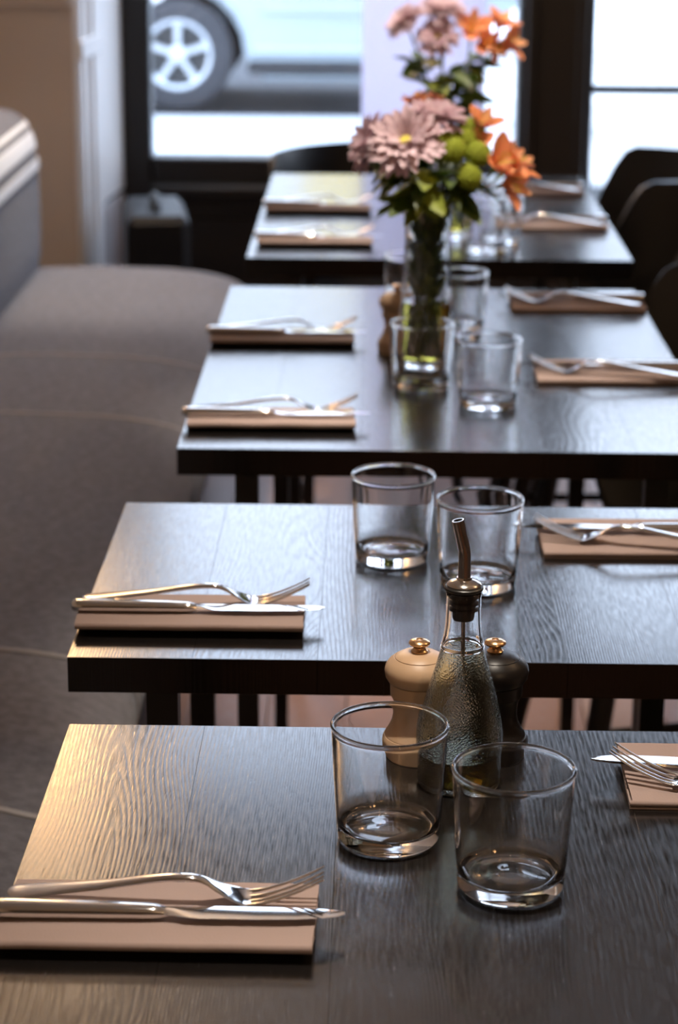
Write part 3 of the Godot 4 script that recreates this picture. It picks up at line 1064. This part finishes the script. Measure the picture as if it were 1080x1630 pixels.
func room() -> void:
	# floor boards
	var fl := structure("floor", "reddish brown wooden floorboards")
	boxpart(fl, "subfloor", Vector3(0.8, -0.055, -1.5), Vector3(3.8, 0.06, 9.2), M.bench_plinth)
	var bw := 0.135
	var r := RandomNumberGenerator.new()
	r.seed = 4
	var n := int(3.6 / bw)
	for i in n:
		var z := -6.0 - r.randf() * 1.2
		while z < 3.0:
			var l := 1.9
			var z0 := maxf(z, -6.0)
			var z1 := minf(z + l, 3.0)
			if z1 - z0 > 0.05:
				var g := G.new()
				g.box(Vector3.ZERO, Vector3(bw - 0.002, 0.024, z1 - z0 - 0.002), 0.0012)
				g.map_xz(Vector2(1.0 / 0.44, 1.0 / 1.4), Vector2((i % 4 * 0.11 + 0.055) / 0.44, r.randf()))
				part(fl, "floorboard", g.mesh(20), M["floor_wood_%d" % r.randi_range(0, 2)], Transform3D(Basis(), Vector3(-0.98 + (i + 0.5) * bw, -0.0125, (z0 + z1) / 2)))
			z += l
	slab("ceiling", Vector3(0.8, 3.15, -1.5), Vector3(3.9, 0.1, 9.4), M.ceiling_paint, "plain ceiling of the dining room")
	slab("wall_left", Vector3(-1.06, 1.55, -1.2), Vector3(0.12, 3.1, 8.6), M.beige_paint, "beige wall behind the banquette")
	slab("wall_right", Vector3(2.66, 1.55, -1.5), Vector3(0.12, 3.1, 9.2), M.taupe_paint, "taupe painted wall across the room")
	slab("wall_back", Vector3(0.8, 1.55, 3.06), Vector3(3.8, 3.1, 0.12), M.taupe_paint, "taupe wall behind the viewer")
	# beige return beside the shopfront, ending in a white moulded reveal
	slab("wall_far_left", Vector3(-0.93, 1.55, -5.72), Vector3(0.38, 3.1, 0.62), M.beige_paint, "beige wall end beside the shop window")
	var d := structure("trim_1", "beige dado rail on the wall beside the window")
	boxpart(d, "rail", Vector3(-0.86, 1.05, -5.405), Vector3(0.24, 0.035, 0.025), M.beige_paint, 0.008)
	boxpart(d, "rail_lip", Vector3(-0.86, 1.075, -5.40), Vector3(0.24, 0.012, 0.036), M.beige_paint, 0.004)
	var a := structure("trim_2", "white moulded window surround with fluted strips")
	var splay := Basis(Vector3.UP, deg_to_rad(-5.5))
	for q in [["surround_board", 0.00, 0.26, 0.0, 1.55, 3.08], ["fluted_strip", 0.015, 0.05, 0.006, 1.55, 3.06], ["fluted_strip", 0.095, 0.03, 0.005, 1.55, 3.06], ["fluted_strip", 0.165, 0.05, 0.006, 1.55, 3.06], ["reveal_panel", 0.275, 0.285, -0.006, 1.80, 2.58], ["reveal_base_panel", 0.275, 0.285, -0.004, 0.26, 0.48], ["capital_block", 0.01, 0.24, 0.012, 0.93, 0.05]]:
		var along: float = q[1] + q[2] / 2
		var at := Vector3(-0.741, q[4], -5.415) + splay * Vector3(q[3], 0, -along)
		var gg := G.new()
		gg.box(Vector3.ZERO, Vector3(0.018, q[5], q[2]), 0.004)
		part(a, q[0], gg.mesh(20), M.grey_skirting if q[0] == "reveal_base_panel" else M.white_gloss_paint, Transform3D(splay, at))
	# shopfront
	var w := structure("window_1", "black framed shop window")
	var zf := -6.03
	boxpart(w, "left_jamb", Vector3(-0.672, 1.55, zf), Vector3(0.125, 3.1, 0.10), M.shopfront_black, 0.006)
	boxpart(w, "bottom_rail", Vector3(-0.11, 0.555, zf), Vector3(1.0, 0.08, 0.10), M.shopfront_black, 0.006)
	boxpart(w, "window_sill", Vector3(-0.11, 0.510, zf + 0.02), Vector3(1.0, 0.03, 0.16), M.shopfront_black, 0.006)
	boxpart(w, "stall_riser", Vector3(-0.11, 0.245, zf), Vector3(1.0, 0.50, 0.08), M.shopfront_black, 0.004)
	boxpart(w, "riser_panel", Vector3(-0.11, 0.25, zf + 0.045), Vector3(0.84, 0.36, 0.012), M.shopfront_black, 0.004)
	boxpart(w, "head_rail", Vector3(-0.11, 2.95, zf), Vector3(1.0, 0.3, 0.10), M.shopfront_black, 0.006)
	boxpart(w, "pane", Vector3(-0.11, 1.698, zf), Vector3(0.998, 2.2, 0.006), M.window_glass, 0.0005)
	var c := structure("trim_3", "wide black post between shop window and door")
	boxpart(c, "post", Vector3(0.493, 1.55, zf), Vector3(0.205, 3.1, 0.14), M.shopfront_black, 0.008)
	for x in [0.425, 0.56]:
		boxpart(c, "post_bead", Vector3(x, 1.55, zf + 0.074), Vector3(0.03, 3.08, 0.016), M.shopfront_black, 0.006)
	var dr := structure("door_1", "black framed glass door with a thin middle rail")
	boxpart(dr, "stile", Vector3(1.62, 1.25, zf), Vector3(0.08, 2.5, 0.06), M.shopfront_black)
	boxpart(dr, "bottom_rail", Vector3(1.09, 0.11, zf), Vector3(0.98, 0.2, 0.06), M.shopfront_black)
	boxpart(dr, "middle_rail", Vector3(1.09, 0.785, zf), Vector3(0.98, 0.022, 0.05), M.shopfront_black)
	boxpart(dr, "lower_pane", Vector3(1.09, 0.492, zf), Vector3(0.98, 0.562, 0.006), M.window_glass, 0.0005)
	boxpart(dr, "upper_pane", Vector3(1.09, 1.60, zf), Vector3(0.98, 1.606, 0.006), M.window_glass, 0.0005)
	boxpart(dr, "door_head", Vector3(1.13, 2.75, zf), Vector3(1.06, 0.7, 0.10), M.shopfront_black)
	var w2 := structure("window_2", "black framed shop window right of the door")
	boxpart(w2, "bottom_rail", Vector3(2.13, 0.30, zf), Vector3(0.92, 0.6, 0.10), M.shopfront_black)
	boxpart(w2, "head_rail", Vector3(2.13, 2.85, zf), Vector3(0.92, 0.5, 0.10), M.shopfront_black)
	boxpart(w2, "pane", Vector3(2.13, 1.60, zf), Vector3(0.918, 1.998, 0.006), M.window_glass, 0.0005)
	# pale sheet hung in the window
	var s := thing("window_banner", "tall pale lavender paper sheet hanging in the shop window", "banner", spot(0.135, 0, -5.965))
	boxpart(s, "paper", Vector3(0, 1.52, 0), Vector3(0.335, 1.82, 0.0012), M.lavender_paper, 0.0003)
	boxpart(s, "hanging_rail", Vector3(0, 2.435, 0), Vector3(0.345, 0.014, 0.010), M.shopfront_black, 0.003)
	boxpart(s, "weight_rail", Vector3(0, 0.606, 0), Vector3(0.337, 0.010, 0.008), M.white_gloss_paint, 0.003)

func street() -> void:
	slab("pavement", Vector3(0, -0.06, -9.05), Vector3(14, 0.1, 5.9), M.pavement_stone, "bright pale pavement outside the window")
	slab("kerb", Vector3(0, -0.065, -12.08), Vector3(14, 0.11, 0.15), M.kerb_stone, "stone kerb along the road")
	slab("road", Vector3(0, -0.09, -14.25), Vector3(14, 0.1, 4.18), M.road_asphalt, "dark asphalt road")
	slab("pavement", Vector3(0, -0.06, -17.2), Vector3(14, 0.1, 1.7), M.pavement_stone, "pavement on the far side of the road")
	car(Transform3D(Basis(), Vector3(-1.10, -0.008, -13.15)), "silver car with five-spoke alloy wheel parked beyond the window", M.silver_car_paint, 2.45, true)
	car(Transform3D(Basis(Vector3.UP, deg_to_rad(60)), Vector3(1.46, -0.01, -9.5)), "white car standing beyond the glass door", M.white_car_paint, 2.4, true)
	# house across the road, mirrored in the glossy tables
	var h := thing("street_house", "pale rendered house front across the street", "building", Transform3D(Basis(), Vector3(0, 0, -18.2)))
	boxpart(h, "wall", Vector3(0, 2.3, 0), Vector3(14, 4.6, 0.4), M.facade_render)
	boxpart(h, "cornice", Vector3(0, 4.5, 0.25), Vector3(14, 0.2, 0.3), M.facade_stone)
	for x in [-5.2, -3.2, -1.4, 1.6, 3.4, 5.4]:
		for y in [1.6]:
			var wn := Node3D.new()
			wn.name = "window"
			h.add_child(wn, true)
			wn.position = Vector3(x, y, 0.2)
			boxpart(wn, "surround", Vector3(0, 0, 0.02), Vector3(1.0, 1.5, 0.06), M.white_gloss_paint)
			for sx in [-1, 1]:
				boxpart(wn, "pane", Vector3(sx * 0.22, 0, 0.055), Vector3(0.40, 1.3, 0.012), M.car_window)
	var yl := thing("hanging_sign", "yellow upright sign on the house across the street", "sign", Transform3D(Basis(), Vector3(-0.32, 1.9, -17.9)))
	boxpart(yl, "board", Vector3(0, 0.65, 0), Vector3(0.55, 1.3, 0.06), M.yellow_sign_paint, 0.02)
	boxpart(yl, "bracket", Vector3(0, 0.65, -0.06), Vector3(0.06, 1.0, 0.06), M.shopfront_black)

func furniture() -> void:
	# banquette
	var b := thing("banquette", "long grey upholstered banquette with white striped backrest along the left wall", "bench", Transform3D(Basis(), Vector3(-0.66, 0, -2.2)))
	var za := -2.83
	var zb := 4.2
	boxpart(b, "plinth", Vector3(0.01, 0.16, 0.69), Vector3(0.54, 0.32, 6.94), M.bench_plinth, 0.006)
	# seat: crowned cushion, local x from -0.3 to 0.37
	var seat_sec := func(grow: float, shrink: float) -> Array:
		var out := []
		var n := 36
		for k in n:
			var a := TAU * k / n
			var cx := signf(cos(a)) * pow(absf(cos(a)), 0.45)
			var sy := signf(sin(a)) * pow(absf(sin(a)), 0.62)
			var x := 0.045 + cx * (0.335 - shrink + grow)
			var y := 0.395 + sy * (0.068 - shrink * 0.8 + grow)
			if sy > 0:
				y += 0.018 * (1.0 - cx * cx)
			out.append(Vector3(x, y, 0))
		return out
	var rings := []
	for k in 9:
		var u := k / 8.0
		var sh := 0.055 * (1.0 - sqrt(1.0 - pow(1.0 - u, 2.0)))
		var ring := []
		for q in seat_sec.call(0.0, sh):
			ring.append(q + Vector3(0, 0, za + 0.07 * u))
		rings.append(ring)
	for k in range(1, 21):
		var ring := []
		for q in seat_sec.call(0.0, 0.0):
			ring.append(q + Vector3(0, 0, lerpf(za + 0.07, zb, k / 20.0)))
		rings.append(ring)
	var g := G.new()
	g.loft(rings)
	part(b, "seat_cushion", g.mesh(60), M.grey_wool)
	for z in [-1.85, -1.40, -0.27, 0.17, 1.3]:
		var gs := G.new()
		var rr := []
		for e in [[-0.006, 0.0002], [-0.004, 0.0018], [0.004, 0.0018], [0.006, 0.0002]]:
			var ring := []
			for q in seat_sec.call(e[1], 0.0):
				ring.append(q + Vector3(0, 0, z + e[0]))
			rr.append(ring)
		gs.loft(rr)
		part(b, "seam_piping", gs.mesh(60), M.pale_seam_fabric)
	# backrest
	var back_sec := func(grow: float, shrink: float) -> Array:
		var out := []
		var n := 40
		for k in n:
			var a := TAU * k / n
			var cx := signf(cos(a)) * pow(absf(cos(a)), 0.62)
			var sy := signf(sin(a)) * pow(absf(sin(a)), 0.55)
			out.append(Vector3(-0.218 + cx * (0.112 - shrink * 0.9 + grow), 0.62 + sy * (0.222 - shrink + grow), 0))
		return out
	var rb := []
	for k in 9:
		var u := k / 8.0
		var sh := 0.06 * (1.0 - sqrt(1.0 - pow(1.0 - u, 2.0)))
		var ring := []
		for q in back_sec.call(0.0, sh):
			ring.append(q + Vector3(0, 0, za - 0.02 + 0.09 * u))
		rb.append(ring)
	for k in range(1, 11):
		var ring := []
		for q in back_sec.call(0.0, 0.0):
			ring.append(q + Vector3(0, 0, lerpf(za + 0.07, zb, k / 10.0)))
		rb.append(ring)
	var gb := G.new()
	gb.loft(rb)
	part(b, "backrest", gb.mesh(60), M.grey_wool)
	# woven stripes along the top of the backrest
	for q in [[0.17, 0.05], [0.40, 0.13], [0.62, 0.05]]:
		var rows := []
		for i in 24:
			var u := minf(i / 8.0, 1.0)
			var sh := 0.06 * (1.0 - sqrt(1.0 - pow(1.0 - u, 2.0)))
			var z := za - 0.02 + 0.09 * u if i <= 8 else lerpf(za + 0.07, zb, (i - 8) / 15.0)
			var row := []
			for j in 7:
				var a: float = q[0] * 1.35 + q[1] * (j - 3) / 3.0
				var cx := pow(absf(cos(a)), 0.62)
				var sy := pow(absf(sin(a)), 0.55)
				row.append(Vector3(-0.218 + cx * (0.112 - sh * 0.9 + 0.0012), 0.62 + sy * (0.222 - sh + 0.0012), z))
			rows.append(row)
		var gw := G.new()
		gw.sheet(rows, 0.0016)
		part(b, "woven_stripe", gw.mesh(60), M.white_stripe_fabric)
	# case standing beyond the banquette
	var c := thing("cabin_suitcase", "small black suitcase standing past the end of the banquette", "suitcase", spot(-0.545, 0, -5.42, 8))
	boxpart(c, "shell", Vector3(0, 0.30, 0), Vector3(0.155, 0.50, 0.36), M.case_black, 0.018)
	boxpart(c, "front_pocket", Vector3(-0.055, 0.25, 0.20), Vector3(0.10, 0.36, 0.05), M.case_black, 0.02)
	var hd := G.new()
	hd.tube([Vector3(0, 0.548, -0.09), Vector3(0, 0.566, -0.07), Vector3(0, 0.57, 0), Vector3(0, 0.566, 0.07), Vector3(0, 0.548, 0.09)], [0.011, 0.011, 0.011, 0.011, 0.011], 8)
	part(c, "handle", hd.mesh(50), M.case_black)
	var sp := G.new()
	sp.tube([Vector3(-0.075, 0.40, 0.230), Vector3(-0.06, 0.415, 0.232), Vector3(-0.045, 0.395, 0.232), Vector3(-0.04, 0.34, 0.231), Vector3(-0.042, 0.30, 0.230)], [0.006, 0.007, 0.007, 0.006, 0.005], 8, 0.6)
	var ss := part(c, "strap", sp.mesh(50), M.pale_strap)
	ss.set_meta("label", "pale curved strap")
	for sx in [-1, 1]:
		for sz in [-1, 1]:
			var w := G.new()
			w.lathe([Vector2(0, -0.012), Vector2(0.02, -0.012), Vector2(0.025, -0.008), Vector2(0.025, 0.008), Vector2(0.02, 0.012), Vector2(0, 0.012)], 16, Transform3D(Basis(Vector3.BACK, PI / 2), Vector3.ZERO))
			part(c, "caster", w.mesh(40), M.tyre_rubber, Transform3D(Basis(), Vector3(sx * 0.05, 0.025, sz * 0.13)))
	# chairs along the right
	var ch := chair(spot(0.50, 0, -1.955, 0), "black shell chair whose splayed legs show under the second table")
	again(ch, spot(0.65, 0, -2.465, 2), "black shell chair at the near right place of the third table")
	again(ch, spot(0.466, 0, -3.02, 15), "black shell chair at the far right place of the third table")
	again(ch, spot(0.48, 0, -3.86, 2), "black shell chair at the near right place of the far table")
	again(ch, spot(0.475, 0, -4.385, -3), "black shell chair at the far right place of the far table")
	chair(spot(0.03, 0, -4.90, 90), "low black shell chair at the far end of the far table, against the window", 0.745)

func lamps() -> void:
	# wall lamp on the beige return, out of frame above the banquette; its glow is mirrored in the tables
	var w := thing("wall_lamp", "warm glowing wall lamp on the beige wall above the banquette end", "lamp", Transform3D(Basis(), Vector3(-0.84, 2.28, -5.27)))
	boxpart(w, "wall_plate", Vector3(0, 0, -0.115), Vector3(0.08, 0.16, 0.02), M.bronze, 0.006)
	var ar := G.new()
	ar.tube([Vector3(0, -0.02, -0.11), Vector3(0, -0.06, -0.05), Vector3(0, -0.155, 0.0)], [0.008, 0.008, 0.008], 8)
	part(w, "arm", ar.mesh(50), M.bronze)
	var sh := G.new()
	sh.lathe([Vector2(0, -0.15), Vector2(0.075, -0.15), Vector2(0.08, -0.145), Vector2(0.068, 0.145), Vector2(0.063, 0.15), Vector2(0, 0.15)], 32)
	part(w, "lamp_shade", sh.mesh(30), M.warm_lamp_shade)
	omni(w, Vector3.ZERO, 0.85, 0.07)
	ceiling_spot(0.08, -1.30, 5.0, "ceiling spotlight aimed down at the nearest table")
	ceiling_spot(0.06, -1.98, 5.0, "ceiling spotlight aimed down at the second table")
	ceiling_spot(0.09, -2.52, 8.0, "ceiling spotlight aimed down at the third table")
	ceiling_spot(0.11, -3.70, 7.0, "ceiling spotlight aimed down at the farthest table")
	ceiling_spot(-0.60, -4.72, 5.0, "ceiling spotlight aimed down at the far end of the banquette")
	# pendants over the room behind the viewer
	for q in [[1.6, -2.0, "warm pendant lamp hanging over the right side of the room"], [0.9, 1.2, "warm pendant lamp hanging at the back of the room"]]:
		var p := thing("pendant_lamp", q[2], "lamp", Transform3D(Basis(), Vector3(q[0], 2.5, q[1])), "pendant lamps")
		var cd := G.new()
		cd.tube([Vector3(0, 0.12, 0), Vector3(0, 0.595, 0)], [0.004, 0.004], 6)
		part(p, "cord", cd.mesh(50), M.black_rubber)
		var bl := G.new()
		bl.lathe([Vector2(0, -0.11), Vector2(0.05, -0.098), Vector2(0.09, -0.06), Vector2(0.105, 0.0), Vector2(0.09, 0.06), Vector2(0.05, 0.098), Vector2(0, 0.11)], 28)
		part(p, "lamp_globe", bl.mesh(60), M.warm_lamp_shade)
		var cp := G.new()
		cp.lathe([Vector2(0, 0.105), Vector2(0.045, 0.100), Vector2(0.04, 0.13), Vector2(0, 0.135)], 20)
		part(p, "cap", cp.mesh(40), M.bronze)
		omni(p, Vector3.ZERO, 0.36, 0.1)

func ceiling_spot(x: float, z: float, energy: float, label: String) -> void:
	var t := thing("ceiling_spotlight", label, "spotlight", Transform3D(Basis(), Vector3(x, 2.96, z)), "ceiling spotlights over the tables")
	var g := G.new()
	g.lathe([Vector2(0.036, -0.06), Vector2(0.040, -0.06), Vector2(0.042, 0.10), Vector2(0.03, 0.139), Vector2(0, 0.139), Vector2(0, 0.05), Vector2(0.034, 0.0), Vector2(0.036, -0.06)], 28)
	part(t, "housing", g.mesh(40), M.bronze)
	var b := G.new()
	b.lathe([Vector2(0, -0.035), Vector2(0.030, -0.035), Vector2(0.031, -0.03), Vector2(0.030, -0.025), Vector2(0, -0.025)], 24)
	part(t, "bulb_face", b.mesh(40), M.spot_bulb)
	var l := SpotLight3D.new()
	l.name = "lamp_light"
	l.light_color = lin(1.0, 0.88, 0.74)
	l.light_energy = energy
	l.light_size = 0.03
	l.spot_range = 14.0
	l.spot_attenuation = 2.0
	l.spot_angle = 13.0
	l.spot_angle_attenuation = 1.0
	l.shadow_enabled = true
	t.add_child(l, true)
	l.transform = Transform3D(Basis(Vector3.RIGHT, -PI / 2), Vector3(0, -0.045, 0))

func omni(parent: Node3D, at: Vector3, energy: float, size: float) -> void:
	var l := OmniLight3D.new()
	l.name = "lamp_light"
	l.light_color = lin(1.0, 0.78, 0.56)
	l.light_energy = energy
	l.light_size = size
	l.omni_range = 14.0
	l.omni_attenuation = 2.0
	l.shadow_enabled = true
	parent.add_child(l, true)
	l.position = at

func tables_laid() -> void:
	table(-0.234, 0.406, -1.580, -1.085, "nearest black wooden table with oil bottle and two mills", 1)
	table(-0.256, 0.384, -2.184, -1.727, "second black wooden table with two tumblers and warm shine", 2)
	table(-0.222, 0.412, -3.370, -2.402, "third black wooden table with bouquet, four tumblers and four settings", 3)
	table(-0.212, 0.440, -4.610, -3.622, "farthest black wooden table before the shop window", 4)
	# tumblers
	var tm := tumbler_mesh()
	var cups := [
		[0.097, -1.312, "clear tumbler nearest the viewer, to the right of the other"], [0.016, -1.383, "clear tumbler on the nearest table in front of the pale mill"],
		[0.023, -2.006, "clear tumbler on the second table, left of the pouring spout"], [0.103, -1.930, "clear tumbler on the second table, directly behind the pouring spout"],
		[0.065, -2.711, "clear tumbler in front of the flower vase on the third table"], [0.146, -2.619, "clear tumbler to the right of the flower vase on the third table"],
		[0.126, -3.060, "clear tumbler half hidden behind the right side of the front vase"], [0.058, -3.190, "clear tumbler behind the front vase, only its left rim showing"],
		[0.195, -3.700, "clear tumbler on the farthest table beside the front bouquet"], [0.225, -3.800, "clear tumbler on the farthest table, behind another tumbler"]]
	for q in cups:
		var t := thing("tumbler", q[2], "glass", spot(q[0], TOP, q[1], q[0] * 400.0), "clear glass tumblers")
		part(t, "glass_wall", tm, M.clear_glass)
	# settings
	var fk := fork_parts()
	var kn := knife_parts()
	var naps := [napkin_mesh(1), napkin_mesh(2), napkin_mesh(3)]
	var sets := [
		[-0.131, -1.250, 0.0, "on the nearest table, left side"], [0.291, -1.480, 180.0, "on the nearest table, right side"],
		[-0.157, -1.826, 0.0, "on the second table, left side"], [0.270, -2.061, 180.0, "on the second table, right side"],
		[-0.119, -2.522, 0.0, "at the near left place of the third table"], [-0.124, -2.980, 0.0, "at the far left place of the third table"],
		[0.316, -2.780, 180.0, "at the near right place of the third table"], [0.310, -3.236, 180.0, "at the far right place of the third table"],
		[-0.100, -3.765, 0.0, "at the near left place of the farthest table"], [-0.103, -4.125, 0.0, "at the far left place of the farthest table"],
		[0.328, -3.965, 180.0, "at the near right place of the farthest table"], [0.322, -4.375, 180.0, "at the far right place of the farthest table"]]
	for i in sets.size():
		var q: Array = sets[i]
		var turn: float = q[2] + rng.randf_range(-1.2, 1.2)
		var base := spot(q[0], TOP, q[1], turn)
		var fo: Array = [-0.100, -0.015, 0.5] if q[2] < 90.0 else [-0.090, -0.050, -12.0]
		var ko: Array = [0.004, 0.013, -0.5] if q[2] < 90.0 else [0.008, 0.001, -4.0]
		if i == 1:
			fo = [-0.085, -0.066, -17.0]
			ko = [0.010, -0.002, -6.0]
		elif i == 3:
			fo = [-0.092, -0.054, -14.0]
			ko = [0.006, 0.004, -4.0]
		var n := thing("folded_napkin", "folded taupe napkin " + q[3], "napkin", base, "folded taupe napkins")
		part(n, "cloth", naps[i % 3], M.napkin_paper)
		var f := thing("fork", "steel fork on napkin " + q[3], "fork", base * spot(fo[0], 0.0096, fo[1], fo[2] + rng.randf_range(-0.8, 0.8)), "table forks")
		part(f, "handle", fk[0], M.cutlery_steel)
		for k in 4:
			part(f, "tine", fk[k + 1], M.cutlery_steel)
		var k2 := thing("knife", "steel knife on napkin " + q[3], "knife", base * spot(ko[0], 0.0100, ko[1], ko[2] + rng.randf_range(-0.6, 0.6)) * Transform3D(Basis(Vector3.RIGHT, deg_to_rad(-5.0 if q[2] < 90.0 else 0.0)), Vector3.ZERO), "table knives")
		part(k2, "handle", kn[0], M.cutlery_steel)
		part(k2, "blade", kn[1], M.cutlery_steel)
	mill("pepper_mill", "pale beech mill with brass knob on the nearest table", spot(0.039, TOP, -1.529), M.beech_wood, M.groove_wood)
	mill("pepper_mill", "black lacquered mill with brass knob behind the oil bottle", spot(0.096, TOP, -1.531), M.black_lacquer, M.black_rubber)
	mill("pepper_mill", "pale beech mill behind the front flower vase", spot(0.036, TOP, -2.918), M.beech_wood, M.groove_wood)
	oil_bottle(spot(0.069, TOP, -1.478))

func bouquets() -> void:
	flower_meshes()
	var A := Vector3(0.072, TOP, -2.815)
	vase(A, "tall flared glass vase of water and stems on the third table")
	var ga := "flowers in the front vase"
	var i := 0
	for q in [[Vector3(-0.030, 0.305, 0.050), Vector3(-0.25, 0.75, 0.75), 0.052, "large pink chrysanthemum facing the viewer in the front bouquet"], [Vector3(-0.072, 0.298, 0.005), Vector3(-0.9, 0.5, 0.25), 0.044, "pink chrysanthemum turned to the left side of the front bouquet"], [Vector3(0.004, 0.330, 0.015), Vector3(0.1, 1.0, 0.25), 0.043, "pink chrysanthemum at the top of the front bouquet"]]:
		chrysanthemum(A, q[0], q[1], q[2], foot_at(i, 11), neck_at(q[0], i), q[3], ga, i == 0)
		i += 1
	var lil := [
		[[[Vector3(0.069, 0.325, 0.0), Vector3(0.3, 1.0, 0.35), 0.85], [Vector3(0.058, 0.300, 0.02), Vector3(0.1, 0.8, 0.8), 0.8]], "orange alstroemeria standing upright right of the green buttons"],
		[[[Vector3(0.092, 0.278, 0.025), Vector3(0.6, 0.6, 0.6), 1.15], [Vector3(0.112, 0.272, 0.0), Vector3(0.9, 0.8, 0.1), 1.1], [Vector3(0.104, 0.250, 0.03), Vector3(0.9, 0.15, 0.6), 1.05]], "orange alstroemeria leaning far out to the right of the front bouquet"],
		[[[Vector3(-0.016, 0.345, -0.045), Vector3(-0.2, 1.0, -0.1), 0.75], [Vector3(0.010, 0.347, -0.05), Vector3(0.4, 1.0, -0.2), 0.5]], "small orange alstroemeria peeping out behind the pink chrysanthemums"]]
	for q in lil:
		alstroemeria(A, q[0], foot_at(i, 11), neck_at(q[0][0][0], i), q[1], ga)
		i += 1
	for q in [[0.042, 0.305, 0.02, "topmost green button chrysanthemum of the front bouquet"], [0.016, 0.303, 0.035, "green button chrysanthemum touching the large pink flower"], [0.062, 0.289, 0.03, "green button chrysanthemum next to the leaning orange flowers"], [0.050, 0.262, 0.045, "round green button chrysanthemum at mid height on the right"], [-0.006, 0.254, 0.052, "green button chrysanthemum under the large pink flower"], [0.028, 0.296, 0.046, "green button chrysanthemum in the middle of the green cluster"], [0.054, 0.316, 0.0, "green button chrysanthemum below the upright orange flower"], [0.010, 0.226, 0.045, "lowest green button chrysanthemum just above the vase rim"]]:
		var h := Vector3(q[0], q[1], q[2])
		button_mum(A, h, 0.019, foot_at(i, 11) * Vector3(0.6, 1, 0.6), neck_at(h, i), q[3], ga)
		i += 1
	greenery(A, 7, ["dark leafy stem leaning right in the front bouquet", "dark leafy stem at the front right of the front vase", "dark leafy stem at the front of the front vase under the pink flower", "dark leafy stem hanging out to the left of the front bouquet", "dark leafy stem at the back left of the front bouquet", "dark leafy stem at the back of the front bouquet", "dark leafy stem at the back right of the front bouquet under the orange flowers"], "leafy stems in the front vase", 5, true)

	var B := Vector3(0.138, TOP, -3.84)
	vase(B, "glass vase hidden behind the front bouquet on the farthest table")
	var gb := "flowers in the rear vase"
	i = 0
	for q in [[Vector3(-0.085, 0.375, 0.01), Vector3(-0.6, 0.7, 0.3), 0.040, "pink chrysanthemum at the left of the rear bouquet"], [Vector3(-0.022, 0.392, 0.0), Vector3(0.0, 1.0, 0.3), 0.045, "pink chrysanthemum at the top of the rear bouquet"], [Vector3(-0.028, 0.350, 0.03), Vector3(-0.2, 0.7, 0.8), 0.040, "lower pink chrysanthemum of the rear bouquet"]]:
		chrysanthemum(B, q[0], q[1], q[2], foot_at(i, 7), neck_at(q[0], i), q[3], gb, i != 2)
		i += 1
	for q in [[[[Vector3(0.030, 0.365, 0.02), Vector3(0.1, 0.8, 0.7), 1.25], [Vector3(0.055, 0.340, 0.03), Vector3(0.4, 0.5, 0.7), 1.1]], "bright orange alstroemeria in the middle of the rear bouquet"], [[[Vector3(0.080, 0.375, 0.0), Vector3(0.5, 1.0, 0.2), 1.1], [Vector3(0.095, 0.345, 0.02), Vector3(1.0, 0.4, 0.4), 1.15], [Vector3(0.072, 0.335, 0.03), Vector3(0.6, 0.0, 0.7), 0.9]], "orange alstroemeria at the right edge of the rear bouquet"]]:
		alstroemeria(B, q[0], foot_at(i, 7), neck_at(q[0][0][0], i), q[1], gb)
		i += 1
	greenery(B, 4, ["leafy stem leaning right in the rear bouquet", "leafy stem at the front of the rear bouquet", "leafy stem leaning left in the rear bouquet", "leafy stem at the back of the rear bouquet"], "leafy stems in the rear vase", 9, true, 0.03)
	var sp := thing("leafy_stem", "leafy sprig sticking out left below the rear pink flowers", "foliage", Transform3D(Basis(), B), "leafy stems in the rear vase")
	var pts := stem_path(Vector3(-0.07, 0.305, 0.01), Vector3(0.005, 0.02, 0.0), Vector3(-0.008, 0.185, 0.0))
	add_stem(sp, pts, 0.0017)
	for k in range(8, 13):
		add_leaf(sp, pts[k], Vector3(-1.0, 0.5 - 0.4 * (k % 2), 0.6 * (k % 3 - 1)), 0.6, false, 0.3 * (k % 3 - 1))
